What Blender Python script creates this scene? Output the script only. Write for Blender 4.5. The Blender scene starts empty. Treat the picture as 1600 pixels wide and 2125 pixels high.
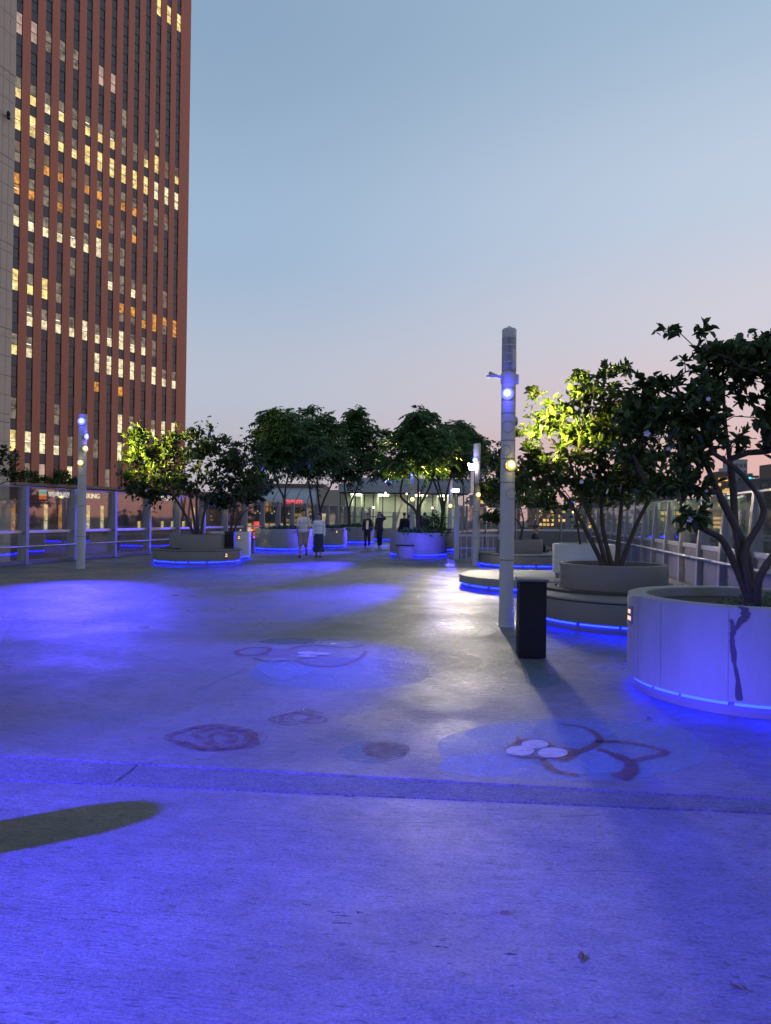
import bpy, bmesh, math, random
import numpy as np
from mathutils import Vector, Matrix, Euler

sc = bpy.context.scene
COL = sc.collection
R = math.radians

# ------------------------------------------------------------------ camera
CAM_H, FPX, PITCH, ROLL = 1.55, 1535.0, R(0.39), R(0.7)
cam = bpy.data.cameras.new('camera')
cam_o = bpy.data.objects.new('camera', cam)
COL.objects.link(cam_o)
cam.sensor_fit = 'VERTICAL'
cam.sensor_height = 36.0
cam.lens = 36.0 * FPX / 2125.0
cam.clip_end = 6000.0
cam_o.location = (0, 0, CAM_H)
cam_o.rotation_euler = (Matrix.Rotation(math.pi / 2 + PITCH, 3, 'X') @ Matrix.Rotation(ROLL, 3, 'Z')).to_euler()
sc.camera = cam_o

# ------------------------------------------------------------------ dusk sky
SUN_AZ, SUN_EL = R(62), R(1.5)          # the sun has just gone, to the right of the view
world = bpy.data.worlds.new('World')
sc.world = world
world.use_nodes = True
wn, wl = world.node_tree.nodes, world.node_tree.links
sky = wn.new('ShaderNodeTexSky')
sky.sky_type = 'NISHITA'
sky.sun_disc = False
sky.sun_elevation = SUN_EL
sky.sun_rotation = SUN_AZ
sky.ozone_density = 2.0


def s2l(c):
    return tuple((x / 255.0 / 12.92) if x / 255.0 <= 0.04045 else ((x / 255.0 + 0.055) / 1.055) ** 2.4 for x in c)


def ramp(stops):
    n = wn.new('ShaderNodeValToRGB')
    n.color_ramp.interpolation = 'EASE'
    els = n.color_ramp.elements
    while len(els) < len(stops):
        els.new(0.5)
    for e, (p, c) in zip(els, stops):
        e.position = p
        e.color = s2l(c) + (1,)
    return n


tc = wn.new('ShaderNodeTexCoord')
sep = wn.new('ShaderNodeSeparateXYZ')
wl.new(tc.outputs['Generated'], sep.inputs[0])
away = ramp([(0.0, (190, 180, 190)), (0.08, (192, 188, 200)), (0.17, (189, 197, 214)), (0.34, (164, 189, 217)), (0.56, (144, 171, 200)), (1.0, (108, 139, 171))])
glow = ramp([(0.0, (236, 164, 154)), (0.07, (236, 184, 178)), (0.15, (230, 204, 206)), (0.25, (218, 214, 225)), (0.38, (201, 214, 232)), (0.58, (168, 194, 219)), (1.0, (110, 142, 174))])
for r_ in (away, glow):
    wl.new(sep.outputs['Z'], r_.inputs[0])
vm = wn.new('ShaderNodeVectorMath')
vm.operation = 'MULTIPLY'
wl.new(tc.outputs['Generated'], vm.inputs[0])
vm.inputs[1].default_value = (1, 1, 0)
vn = wn.new('ShaderNodeVectorMath')
vn.operation = 'NORMALIZE'
wl.new(vm.outputs[0], vn.inputs[0])
vd = wn.new('ShaderNodeVectorMath')
vd.operation = 'DOT_PRODUCT'
wl.new(vn.outputs[0], vd.inputs[0])
vd.inputs[1].default_value = (math.sin(SUN_AZ), math.cos(SUN_AZ), 0)
mr = wn.new('ShaderNodeMapRange')
mr.interpolation_type = 'SMOOTHSTEP'
mr.inputs['From Min'].default_value = 0.24
mr.inputs['From Max'].default_value = 0.98
wl.new(vd.outputs['Value'], mr.inputs['Value'])
mixg = wn.new('ShaderNodeMix')
mixg.data_type = 'RGBA'
wl.new(mr.outputs[0], mixg.inputs[0])
wl.new(away.outputs[0], mixg.inputs[6])
wl.new(glow.outputs[0], mixg.inputs[7])
sc10 = wn.new('ShaderNodeVectorMath')
sc10.operation = 'SCALE'
sc10.inputs['Scale'].default_value = 10.0
wl.new(mixg.outputs[2], sc10.inputs[0])
mixn = wn.new('ShaderNodeMix')
mixn.data_type = 'RGBA'
mixn.inputs[0].default_value = 0.94
wl.new(sky.outputs[0], mixn.inputs[6])
wl.new(sc10.outputs[0], mixn.inputs[7])
wl.new(mixn.outputs[2], wn['Background'].inputs[0])
wn['Background'].inputs[1].default_value = 0.1

sun = bpy.data.lights.new('sun', 'SUN')
sun.energy = 0.12
sun.angle = R(12)
sun.color = (1.0, 0.72, 0.62)
sun_o = bpy.data.objects.new('sun', sun)
COL.objects.link(sun_o)
sd = Vector((math.sin(SUN_AZ) * math.cos(R(4)), math.cos(SUN_AZ) * math.cos(R(4)), math.sin(R(4))))
sun_o.rotation_euler = sd.to_track_quat('Z', 'Y').to_euler()

sc.view_settings.view_transform = 'Standard'
sc.view_settings.look = 'None'
sc.view_settings.gamma = 1.0
sc.view_settings.exposure = 0.0
sc.view_settings.use_curve_mapping = False
sc.cycles.use_denoising = True
sc.cycles.max_bounces = 8
sc.cycles.transparent_max_bounces = 24
sc.cycles.sample_clamp_indirect = 4.0
sc.cycles.caustics_reflective = False
sc.cycles.caustics_refractive = False


# ------------------------------------------------------------------ pixel helpers (photo 1600 x 2125 -> the real place)
def ray(x, y):
    a, b = (x - 800) / FPX, -(y - 1062.5) / FPX
    c, s = math.cos(ROLL), math.sin(ROLL)
    a, b = a * c - b * s, a * s + b * c
    t = math.pi / 2 + PITCH
    return Vector((a, b * math.cos(t) + math.sin(t), b * math.sin(t) - math.cos(t)))


def ground(x, y, z=0.0):
    r = ray(x, y)
    k = (z - CAM_H) / r.z
    return Vector((r.x * k, r.y * k, z))


def at(x, y, Y):
    r = ray(x, y)
    k = Y / r.y
    return Vector((r.x * k, Y, CAM_H + r.z * k))


# ------------------------------------------------------------------ material helpers
MATS = {}


def nodes_of(name):
    m = bpy.data.materials.new(name)
    m.use_nodes = True
    return m, m.node_tree.nodes, m.node_tree.links, m.node_tree.nodes['Principled BSDF']


def mat(name, col, rough=0.6, metal=0.0, var=0.12, scale=6.0, bump=0.0, bscale=60.0, spec=0.5, stretch=(1, 1, 1), coords='Object'):
    if name in MATS:
        return MATS[name]
    m, n, l, b = nodes_of(name)
    b.inputs['Roughness'].default_value = rough
    b.inputs['Metallic'].default_value = metal
    b.inputs['Specular IOR Level'].default_value = spec
    t = n.new('ShaderNodeTexCoord')
    mp = n.new('ShaderNodeMapping')
    mp.inputs['Scale'].default_value = stretch
    l.new(t.outputs[coords], mp.inputs[0])
    if var > 0:
        nz = n.new('ShaderNodeTexNoise')
        nz.inputs['Scale'].default_value = scale
        nz.inputs['Detail'].default_value = 6
        nz.inputs['Roughness'].default_value = 0.65
        l.new(mp.outputs[0], nz.inputs['Vector'])
        mx = n.new('ShaderNodeMix')
        mx.data_type = 'RGBA'
        mx.inputs[6].default_value = tuple(c * (1 - var * 1.6) for c in col) + (1,)
        mx.inputs[7].default_value = tuple(min(1, c * (1 + var * 1.6)) for c in col) + (1,)
        l.new(nz.outputs[0], mx.inputs[0])
        l.new(mx.outputs[2], b.inputs['Base Color'])
    else:
        b.inputs['Base Color'].default_value = tuple(col) + (1,)
    if bump > 0:
        nb = n.new('ShaderNodeTexNoise')
        nb.inputs['Scale'].default_value = bscale
        nb.inputs['Detail'].default_value = 5
        l.new(mp.outputs[0], nb.inputs['Vector'])
        bp = n.new('ShaderNodeBump')
        bp.inputs['Strength'].default_value = bump
        bp.inputs['Distance'].default_value = 0.01
        l.new(nb.outputs[0], bp.inputs['Height'])
        l.new(bp.outputs[0], b.inputs['Normal'])
    MATS[name] = m
    return m


def emit(name, col, strength, var=0.0, scale=1.0):
    if name in MATS:
        return MATS[name]
    m, n, l, b = nodes_of(name)
    b.inputs['Base Color'].default_value = (0.05, 0.05, 0.05, 1)
    b.inputs['Roughness'].default_value = 0.4
    b.inputs['Emission Color'].default_value = tuple(col) + (1,)
    b.inputs['Emission Strength'].default_value = strength
    if var > 0:
        t = n.new('ShaderNodeTexCoord')
        oi = n.new('ShaderNodeObjectInfo')
        ad = n.new('ShaderNodeVectorMath')
        ad.operation = 'MULTIPLY_ADD'
        ad.inputs[1].default_value = (1, 1, 1)
        cb = n.new('ShaderNodeCombineXYZ')
        mu = n.new('ShaderNodeMath')
        mu.operation = 'MULTIPLY'
        mu.inputs[1].default_value = 57.0
        l.new(oi.outputs['Random'], mu.inputs[0])
        l.new(mu.outputs[0], cb.inputs[0])
        l.new(t.outputs['Object'], ad.inputs[0])
        l.new(cb.outputs[0], ad.inputs[2])
        nz = n.new('ShaderNodeTexNoise')
        nz.inputs['Scale'].default_value = scale
        nz.inputs['Detail'].default_value = 2
        l.new(ad.outputs[0], nz.inputs['Vector'])
        mr_ = n.new('ShaderNodeMapRange')
        mr_.inputs['From Min'].default_value = 0.3
        mr_.inputs['From Max'].default_value = 0.7
        mr_.inputs['To Min'].default_value = strength * (1 - var)
        mr_.inputs['To Max'].default_value = strength * (1 + var)
        l.new(nz.outputs[0], mr_.inputs['Value'])
        l.new(mr_.outputs[0], b.inputs['Emission Strength'])
    MATS[name] = m
    return m


def glass(name, tint=(0.8, 0.85, 0.85), refl=0.5, rough=0.03, dirt=0.0):
    if name in MATS:
        return MATS[name]
    m, n, l, b = nodes_of(name)
    n.remove(b)
    out = n['Material Output']
    tr = n.new('ShaderNodeBsdfTransparent')
    tr.inputs[0].default_value = tuple(tint) + (1,)
    gl = n.new('ShaderNodeBsdfGlossy')
    gl.inputs['Roughness'].default_value = rough
    gl.inputs['Color'].default_value = (0.9, 0.92, 0.95, 1)
    fr = n.new('ShaderNodeFresnel')
    fr.inputs['IOR'].default_value = 1.4
    mu = n.new('ShaderNodeMath')
    mu.operation = 'MULTIPLY'
    mu.inputs[1].default_value = refl
    l.new(fr.outputs[0], mu.inputs[0])
    mx = n.new('ShaderNodeMixShader')
    l.new(mu.outputs[0], mx.inputs[0])
    l.new(tr.outputs[0], mx.inputs[1])
    l.new(gl.outputs[0], mx.inputs[2])
    last = mx
    if dirt > 0:
        df = n.new('ShaderNodeBsdfDiffuse')
        df.inputs[0].default_value = (0.45, 0.45, 0.45, 1)
        m2 = n.new('ShaderNodeMixShader')
        m2.inputs[0].default_value = dirt
        l.new(mx.outputs[0], m2.inputs[1])
        l.new(df.outputs[0], m2.inputs[2])
        last = m2
    l.new(last.outputs[0], out.inputs[0])
    MATS[name] = m
    return m


def leafmat(name, col, trans=0.35, rough=0.4, var=0.35):
    if name in MATS:
        return MATS[name]
    m, n, l, b = nodes_of(name)
    out = n['Material Output']
    b.inputs['Roughness'].default_value = rough
    t = n.new('ShaderNodeTexCoord')
    nz = n.new('ShaderNodeTexNoise')
    nz.inputs['Scale'].default_value = 5.0
    nz.inputs['Detail'].default_value = 3
    l.new(t.outputs['Object'], nz.inputs['Vector'])
    mx = n.new('ShaderNodeMix')
    mx.data_type = 'RGBA'
    mx.inputs[6].default_value = (col[0] * (1 - var), col[1] * (1 - var), col[2] * (1 - var), 1)
    mx.inputs[7].default_value = (col[0] * (1 + var) * 1.15, col[1] * (1 + var), col[2] * (1 + var), 1)
    l.new(nz.outputs[0], mx.inputs[0])
    l.new(mx.outputs[2], b.inputs['Base Color'])
    tl = n.new('ShaderNodeBsdfTranslucent')
    l.new(mx.outputs[2], tl.inputs[0])
    ms = n.new('ShaderNodeMixShader')
    ms.inputs[0].default_value = trans
    l.new(b.outputs[0], ms.inputs[1])
    l.new(tl.outputs[0], ms.inputs[2])
    l.new(ms.outputs[0], out.inputs[0])
    MATS[name] = m
    return m


def worn(name, col, wear=0.45, rough=0.5, scale=14.0, lo=0.22, hi=0.72):
    """floor paint: opaque where it lasts, see-through to the concrete where it is worn away"""
    if name in MATS:
        return MATS[name]
    m, n, l, b = nodes_of(name)
    out = n['Material Output']
    b.inputs['Base Color'].default_value = tuple(x * 0.75 for x in col) + (1,)
    b.inputs['Roughness'].default_value = rough
    b.inputs['Specular IOR Level'].default_value = 0.4
    t = n.new('ShaderNodeTexCoord')
    mp = n.new('ShaderNodeMapping')
    mp.inputs['Rotation'].default_value = (0, 0, R(7))
    mp.inputs['Scale'].default_value = (1.0, 1.9, 1)
    l.new(t.outputs['Object'], mp.inputs[0])
    nz = n.new('ShaderNodeTexNoise')
    nz.inputs['Scale'].default_value = scale
    nz.inputs['Detail'].default_value = 9
    nz.inputs['Roughness'].default_value = 0.72
    l.new(mp.outputs[0], nz.inputs['Vector'])
    mr_ = n.new('ShaderNodeMapRange')
    c = 0.5 + (wear - 0.5) * 0.45
    mr_.inputs['From Min'].default_value = c - 0.10
    mr_.inputs['From Max'].default_value = c + 0.14
    mr_.inputs['To Min'].default_value = lo
    mr_.inputs['To Max'].default_value = hi
    l.new(nz.outputs[0], mr_.inputs['Value'])
    mb_ = n.new('ShaderNodeMapping')
    mb_.inputs['Scale'].default_value = (1.0, 7.0, 1)
    l.new(t.outputs['Object'], mb_.inputs[0])
    nb = n.new('ShaderNodeTexNoise')
    nb.inputs['Scale'].default_value = 9.0
    nb.inputs['Detail'].default_value = 8
    nb.inputs['Roughness'].default_value = 0.75
    l.new(mb_.outputs[0], nb.inputs['Vector'])
    bp = n.new('ShaderNodeBump')
    bp.inputs['Strength'].default_value = 0.9
    bp.inputs['Distance'].default_value = 0.012
    l.new(nb.outputs[0], bp.inputs['Height'])
    l.new(bp.outputs[0], b.inputs['Normal'])
    tr = n.new('ShaderNodeBsdfTransparent')
    ms = n.new('ShaderNodeMixShader')
    l.new(mr_.outputs[0], ms.inputs[0])
    l.new(tr.outputs[0], ms.inputs[1])
    l.new(b.outputs[0], ms.inputs[2])
    l.new(ms.outputs[0], out.inputs[0])
    MATS[name] = m
    return m


def floor_mat(name, col, speck, rlo, rhi, bump):
    if name in MATS:
        return MATS[name]
    m, n, l, b = nodes_of(name)
    t = n.new('ShaderNodeTexCoord')
    rot = n.new('ShaderNodeMapping')
    rot.inputs['Rotation'].default_value = (0, 0, R(7))
    l.new(t.outputs['Object'], rot.inputs[0])

    def noise(scale, det, st=None, rough=0.6):
        src = rot.outputs[0]
        if st:
            mp = n.new('ShaderNodeMapping')
            mp.inputs['Scale'].default_value = st
            l.new(rot.outputs[0], mp.inputs[0])
            src = mp.outputs[0]
        z = n.new('ShaderNodeTexNoise')
        z.inputs['Scale'].default_value = scale
        z.inputs['Detail'].default_value = det
        z.inputs['Roughness'].default_value = rough
        l.new(src, z.inputs['Vector'])
        return z.outputs[0]

    def rng(v, a, b_, c, d):
        r_ = n.new('ShaderNodeMapRange')
        for k, x in zip(('From Min', 'From Max', 'To Min', 'To Max'), (a, b_, c, d)):
            r_.inputs[k].default_value = x
        l.new(v, r_.inputs['Value'])
        return r_.outputs[0]

    def mth(op, a, b_):
        q = n.new('ShaderNodeMath')
        q.operation = op
        for i, x in enumerate((a, b_)):
            if isinstance(x, (int, float)):
                q.inputs[i].default_value = x
            else:
                l.new(x, q.inputs[i])
        return q.outputs[0]

    big = rng(noise(0.45, 5), 0.3, 0.7, 0.72, 1.22)
    mid = rng(noise(2.2, 7, (0.6, 1.4, 1), 0.7), 0.3, 0.7, 0.82, 1.15)
    streak = rng(noise(4.0, 6, (1.0, 14, 1), 0.75), 0.3, 0.7, 1 - speck * 0.45, 1 + speck * 0.45)
    blot = rng(noise(11, 5, (0.8, 1.3, 1), 0.7), 0.32, 0.68, 0.80, 1.18)
    fine = mth('MULTIPLY', blot, rng(noise(80, 3, (0.7, 1.3, 1), 0.8), 0.36, 0.64, 1 - speck * 1.5, 1 + speck * 1.5))
    pits = rng(noise(30, 3, (0.55, 1.5, 1), 0.6), 0.34, 0.42, 0.45, 1.0)
    stn = rng(noise(1.3, 8, (0.7, 1.2, 1), 0.75), 0.28, 0.42, 0.66, 1.0)
    scf = rng(noise(2.6, 9, (0.5, 2.2, 1), 0.8), 0.60, 0.74, 1.0, 1.35)
    gum = n.new('ShaderNodeTexVoronoi')
    gum.inputs['Scale'].default_value = 1.7
    l.new(rot.outputs[0], gum.inputs['Vector'])
    gm = rng(gum.outputs['Distance'], 0.028, 0.042, 0.6, 1.0)
    k = mth('MULTIPLY', mth('MULTIPLY', mth('MULTIPLY', stn, mth('MULTIPLY', scf, gm)), mth('MULTIPLY', big, mid)), mth('MULTIPLY', streak, mth('MULTIPLY', fine, pits)))
    cm = n.new('ShaderNodeVectorMath')
    cm.operation = 'SCALE'
    cm.inputs[0].default_value = col
    l.new(k, cm.inputs['Scale'])
    l.new(cm.outputs[0], b.inputs['Base Color'])
    rg = rng(mth('ADD', mth('MULTIPLY', noise(0.8, 6, None, 0.7), 0.7), mth('MULTIPLY', noise(5, 6, (1, 6, 1), 0.7), 0.3)), 0.36, 0.64, rlo, rhi)
    l.new(rg, b.inputs['Roughness'])
    h = mth('ADD', mth('MULTIPLY', noise(6.0, 6, (1, 12, 1), 0.75), 1.0), mth('MULTIPLY', noise(70, 4), 0.5))
    bp = n.new('ShaderNodeBump')
    bp.inputs['Strength'].default_value = bump
    bp.inputs['Distance'].default_value = 0.012
    l.new(h, bp.inputs['Height'])
    l.new(bp.outputs[0], b.inputs['Normal'])
    MATS[name] = m
    return m


# ------------------------------------------------------------------ mesh helpers
def link(o, parent=None):
    COL.objects.link(o)
    if parent is not None:
        o.parent = parent
    return o


def tag(o, label, cat, group=None, kind=None):
    if label:
        o['label'] = label
    if cat:
        o['category'] = cat
    if group:
        o['group'] = group
    if kind:
        o['kind'] = kind
    return o


def thing(name, label, cat, loc=(0, 0, 0), rz=0.0, group=None):
    o = bpy.data.objects.new(name, None)
    o.empty_display_size = 0.2
    o.location = loc
    o.rotation_euler = (0, 0, rz)
    link(o)
    return tag(o, label, cat, group)


def inst(name, mesh, parent=None, loc=(0, 0, 0), rz=0.0, scale=None):
    o = bpy.data.objects.new(name, mesh)
    o.location = loc
    o.rotation_euler = (0, 0, rz)
    if scale:
        o.scale = scale
    return link(o, parent)


class MB:
    def __init__(s):
        s.v, s.f = [], []

    def add(s, vs, fs):
        k = len(s.v)
        s.v += [tuple(p) for p in vs]
        s.f += [tuple(i + k for i in f) for f in fs]
        return s

    def box(s, x0, x1, y0, y1, z0, z1, bev=0.0):
        if bev <= 0:
            vs = [(x, y, z) for z in (z0, z1) for y in (y0, y1) for x in (x0, x1)]
            return s.add(vs, [(0, 2, 3, 1), (4, 5, 7, 6), (0, 1, 5, 4), (2, 6, 7, 3), (0, 4, 6, 2), (1, 3, 7, 5)])
        bm = bmesh.new()
        bmesh.ops.create_cube(bm, size=1)
        for v in bm.verts:
            v.co = Vector(((x0 + x1) / 2 + v.co.x * (x1 - x0), (y0 + y1) / 2 + v.co.y * (y1 - y0), (z0 + z1) / 2 + v.co.z * (z1 - z0)))
        bmesh.ops.bevel(bm, geom=list(bm.edges), offset=bev, segments=2, profile=0.6, affect='EDGES')
        bm.verts.index_update()
        s.add([v.co for v in bm.verts], [[v.index for v in f.verts] for f in bm.faces])
        bm.free()
        return s

    def quad(s, a, b, c, d):
        return s.add([a, b, c, d], [(0, 1, 2, 3)])

    def prism(s, poly, z0, z1):
        n = len(poly)
        vs = [(p[0], p[1], z0) for p in poly] + [(p[0], p[1], z1) for p in poly]
        fs = [tuple(range(n))[::-1], tuple(range(n, 2 * n))]
        fs += [(i, (i + 1) % n, n + (i + 1) % n, n + i) for i in range(n)]
        return s.add(vs, fs)

    def tube(s, pts, rad, n=8, cap=True):
        pts = [Vector(p) for p in pts]
        if isinstance(rad, (int, float)):
            rad = [rad] * len(pts)
        k0 = len(s.v)
        up = Vector((0, 0, 1))
        prev = None
        for i, p in enumerate(pts):
            d = (pts[min(i + 1, len(pts) - 1)] - pts[max(i - 1, 0)])
            d = d.normalized() if d.length > 1e-9 else Vector((0, 0, 1))
            if prev is None:
                a = d.cross(up if abs(d.z) < 0.9 else Vector((1, 0, 0))).normalized()
            else:
                a = (prev - d * prev.dot(d))
                a = a.normalized() if a.length > 1e-6 else d.orthogonal().normalized()
            prev = a
            b = d.cross(a)
            for j in range(n):
                t = 2 * math.pi * j / n
                s.v.append(tuple(p + (a * math.cos(t) + b * math.sin(t)) * rad[i]))
        for i in range(len(pts) - 1):
            for j in range(n):
                a0, a1 = k0 + i * n + j, k0 + i * n + (j + 1) % n
                s.f.append((a0, a1, a1 + n, a0 + n))
        if cap:
            s.f.append(tuple(k0 + j for j in range(n))[::-1])
            e = k0 + (len(pts) - 1) * n
            s.f.append(tuple(e + j for j in range(n)))
        return s

    def lathe(s, prof, n=48, c=(0, 0), a0=0.0, a1=2 * math.pi):
        full = abs(a1 - a0 - 2 * math.pi) < 1e-6
        m = n if full else n + 1
        k0 = len(s.v)
        for i in range(m):
            t = a0 + (a1 - a0) * i / n
            for r, z in prof:
                s.v.append((c[0] + r * math.cos(t), c[1] + r * math.sin(t), z))
        q = len(prof)
        for i in range(n):
            j = (i + 1) % m
            for k in range(q - 1):
                s.f.append((k0 + i * q + k, k0 + j * q + k, k0 + j * q + k + 1, k0 + i * q + k + 1))
        if not full:
            s.f.append(tuple(k0 + k for k in range(q)))
            s.f.append(tuple(k0 + n * q + k for k in range(q))[::-1])
        return s

    def disc(s, c, r, z, n=40):
        k0 = len(s.v)
        s.v += [(c[0] + r * math.cos(2 * math.pi * i / n), c[1] + r * math.sin(2 * math.pi * i / n), z) for i in range(n)]
        s.f.append(tuple(range(k0, k0 + n)))
        return s

    def ell(s, c, r, n=10, m=7, rot=None):
        k0 = len(s.v)
        vs = [(0, 0, -1)]
        for i in range(1, m):
            t = math.pi * i / m
            for j in range(n):
                q = 2 * math.pi * j / n
                vs.append((math.sin(t) * math.cos(q), math.sin(t) * math.sin(q), -math.cos(t)))
        vs.append((0, 0, 1))
        for p in vs:
            w = Vector((p[0] * r[0], p[1] * r[1], p[2] * r[2]))
            if rot is not None:
                w = rot @ w
            s.v.append(tuple(Vector(c) + w))
        L = len(vs) - 1
        for j in range(n):
            s.f.append((k0, k0 + 1 + (j + 1) % n, k0 + 1 + j))
            s.f.append((k0 + L, k0 + L - n + j, k0 + L - n + (j + 1) % n))
        for i in range(m - 2):
            for j in range(n):
                a, b = k0 + 1 + i * n + j, k0 + 1 + i * n + (j + 1) % n
                s.f.append((a, b, b + n, a + n))
        return s

    def mesh(s, name, m, smooth=False, angle=None):
        me = bpy.data.meshes.new(name)
        me.from_pydata(s.v, [], s.f)
        if m is not None:
            me.materials.append(m)
        if smooth:
            me.polygons.foreach_set('use_smooth', [True] * len(me.polygons))
            if angle:
                me.set_sharp_from_angle(angle=R(angle))
        me.update()
        return me

    def build(s, name, m, parent=None, smooth=False, angle=None, loc=(0, 0, 0), rz=0.0):
        return inst(name, s.mesh(name, m, smooth, angle), parent, loc, rz)


def text_mesh(ch, size, extrude, m, name='letter'):
    cu = bpy.data.curves.new(name, 'FONT')
    cu.body = ch
    cu.size = size
    cu.extrude = extrude
    cu.align_x = 'LEFT'
    cu.resolution_u = 3
    o = bpy.data.objects.new(name, cu)
    COL.objects.link(o)
    dg = bpy.context.evaluated_depsgraph_get()
    dg.update()
    ev = o.evaluated_get(dg)
    me = bpy.data.meshes.new_from_object(ev)
    bpy.data.objects.remove(o)
    bpy.data.curves.remove(cu)
    me.materials.clear()
    me.materials.append(m)
    return me


def letters(parent, s, size, m, x0=0.0, z0=0.0, y=0.0, extrude=0.04, gap=0.08, bold=0.0, wide=1.0):
    """each character its own mesh standing upright in the parent's local XZ plane"""
    x = x0
    for ch in s:
        if ch == ' ':
            x += size * 0.35
            continue
        me = text_mesh(ch, size, extrude, m)
        xs = [v.co.x for v in me.vertices]
        if not xs:
            continue
        w0, w1 = min(xs), max(xs)
        o = inst('letter', me, parent, (x - w0 * wide, y, z0))
        o.rotation_euler = (R(90), 0, 0)
        o.scale = (wide, 1, 1)
        x += (w1 - w0) * wide + size * gap
    return x


def spot(name, loc, target, power, col, angle=60, blend=0.7, radius=0.05, parent=None):
    li = bpy.data.lights.new(name, 'SPOT')
    li.energy = power
    li.color = col
    li.spot_size = R(angle)
    li.spot_blend = blend
    li.shadow_soft_size = radius
    o = bpy.data.objects.new(name, li)
    loc, target = Vector(loc), Vector(target)
    o.rotation_euler = (loc - target).to_track_quat('Z', 'Y').to_euler()
    if parent is not None:
        o.parent = parent
        o.location = loc - parent.location
    else:
        o.location = loc
    COL.objects.link(o)
    return o


# ------------------------------------------------------------------ common materials
M_CONC = floor_mat('deck_concrete', (0.128, 0.122, 0.114), 0.28, 0.20, 0.74, 0.75)
M_AGG = floor_mat('joint_aggregate', (0.10, 0.096, 0.093), 0.40, 0.55, 0.85, 0.6)
M_DARKGAP = mat('gap_dirt', (0.03, 0.03, 0.03), 0.9)
M_PLANT = mat('planter_concrete', (0.245, 0.235, 0.228), 0.6, var=0.20, scale=3.0, bump=0.3, bscale=30, stretch=(1, 1, 0.3))
M_PLANT2 = mat('bench_concrete', (0.175, 0.155, 0.148), 0.6, var=0.12, scale=2.0, bump=0.15, bscale=30)
M_PLANTW = mat('planter_white', (0.52, 0.51, 0.50), 0.5, var=0.05, scale=1.5)
M_SOIL = mat('soil', (0.03, 0.024, 0.018), 0.95, var=0.4, scale=30, bump=0.8, bscale=40)
M_WOOD = mat('bench_wood', (0.05, 0.04, 0.035), 0.55, var=0.3, scale=8)
M_LED = emit('blue_led_strip', (0.0016, 0.0045, 1.0), 48.0)
M_POLE = mat('pole_paint', (0.44, 0.43, 0.44), 0.45, var=0.05, scale=3)
M_SEAM = mat('pole_seam', (0.16, 0.16, 0.17), 0.6)
M_STEEL = mat('fence_steel', (0.30, 0.29, 0.32), 0.42, metal=0.3, var=0.08)
M_STEEL_L = mat('rail_steel', (0.55, 0.54, 0.56), 0.35, metal=0.6, var=0.06)
M_DARK = mat('dark_metal', (0.016, 0.016, 0.016), 0.6, var=0.2, spec=0.2)
M_BLACK = mat('black_metal', (0.012, 0.012, 0.014), 0.5, var=0.2)
M_GLASS = glass('fence_glass', (0.93, 0.95, 0.94), 0.5, 0.03, 0.018)
M_BARK = mat('bark', (0.065, 0.05, 0.042), 0.85, var=0.35, scale=14, bump=0.6, bscale=25, stretch=(1, 1, 0.3))
M_LEAF = leafmat('glossy_leaf', (0.042, 0.080, 0.021), 0.32, 0.38)
M_LEAF2 = leafmat('tree_leaf', (0.058, 0.130, 0.038), 0.38, 0.5)
M_PETAL = mat('petal', (0.62, 0.55, 0.72), 0.6, var=0.1)
M_LENS_B = emit('blue_lens', (0.10, 0.14, 1.0), 9.0)
M_LENS_Y = emit('yellow_lens', (1.0, 0.80, 0.36), 4.0)
M_HALO_B = emit('blue_halo', (0.14, 0.22, 1.0), 1.9)  # coloured halo round the lens, put in as emission
M_HALO_Y = emit('yellow_halo', (1.0, 0.72, 0.03), 0.75)
M_HOOD = mat('lamp_hood', (0.30, 0.30, 0.32), 0.4, metal=0.5)
M_PLATE = emit('lit_plate', (1.0, 0.62, 0.34), 1.3)
BLUE = (0.055, 0.04, 1.0)
YELL = (1.0, 0.80, 0.12)

# ================================================================== SETTING
rnd = random.Random(7)
STREET = -7.5
M_ASPH = mat('asphalt', (0.045, 0.045, 0.05), 0.7, var=0.2, scale=0.8, bump=0.2, bscale=40)
g = MB().quad((-1500, -300, STREET), (1500, -300, STREET), (1500, 2600, STREET), (-1500, 2600, STREET))
tag(g.build('street', M_ASPH), None, None, kind='structure')


def fl(d):      # left fence line, x at distance d
    return -16.18 + 0.24 * d


def fr(d):      # right fence line
    return 4.18 + 0.163 * d


deck = bpy.data.objects.new('deck_floor', None)
link(deck)
deck['kind'] = 'structure'


def j1(x):
    return 4.408 - 0.128 * x


def j2(x):
    return 4.114 - 0.084 * x


GAP = 0.015


def jl(f, off):      # where a joint line meets the two fences
    xl, xr = -15.1, 4.85
    return (xl, f(xl) + off), (xr, f(xr) + off)


(a0, a1), (b0, b1) = jl(j2, -GAP), jl(j2, GAP)
(c0, c1), (d0, d1) = jl(j1, -GAP), jl(j1, GAP)
MB().prism([(fl(-12), -12), (2.2, -12), a1, a0], -0.25, 0).build('slab', M_CONC, deck)
MB().prism([b0, b1, c1, c0], -0.25, -0.002).build('expansion_joint_strip', M_AGG, deck)
MB().prism([d0, d1, (fr(80) - 0.02, 80), (fl(80), 80)], -0.25, 0).build('slab', M_CONC, deck)
MB().prism([(fl(-12), -12), (2.2, -12), (fr(80), 80), (fl(80), 80)], -0.55, -0.252).build('deck_base', M_DARKGAP, deck)
MB().prism([a0, a1, b1, b0], -0.24, -0.05).build('joint_filler', M_DARKGAP, deck)
MB().prism([c0, c1, d1, d0], -0.24, -0.05).build('joint_filler', M_DARKGAP, deck)
M_CRACK = mat('crack', (0.035, 0.033, 0.035), 0.9)


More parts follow.
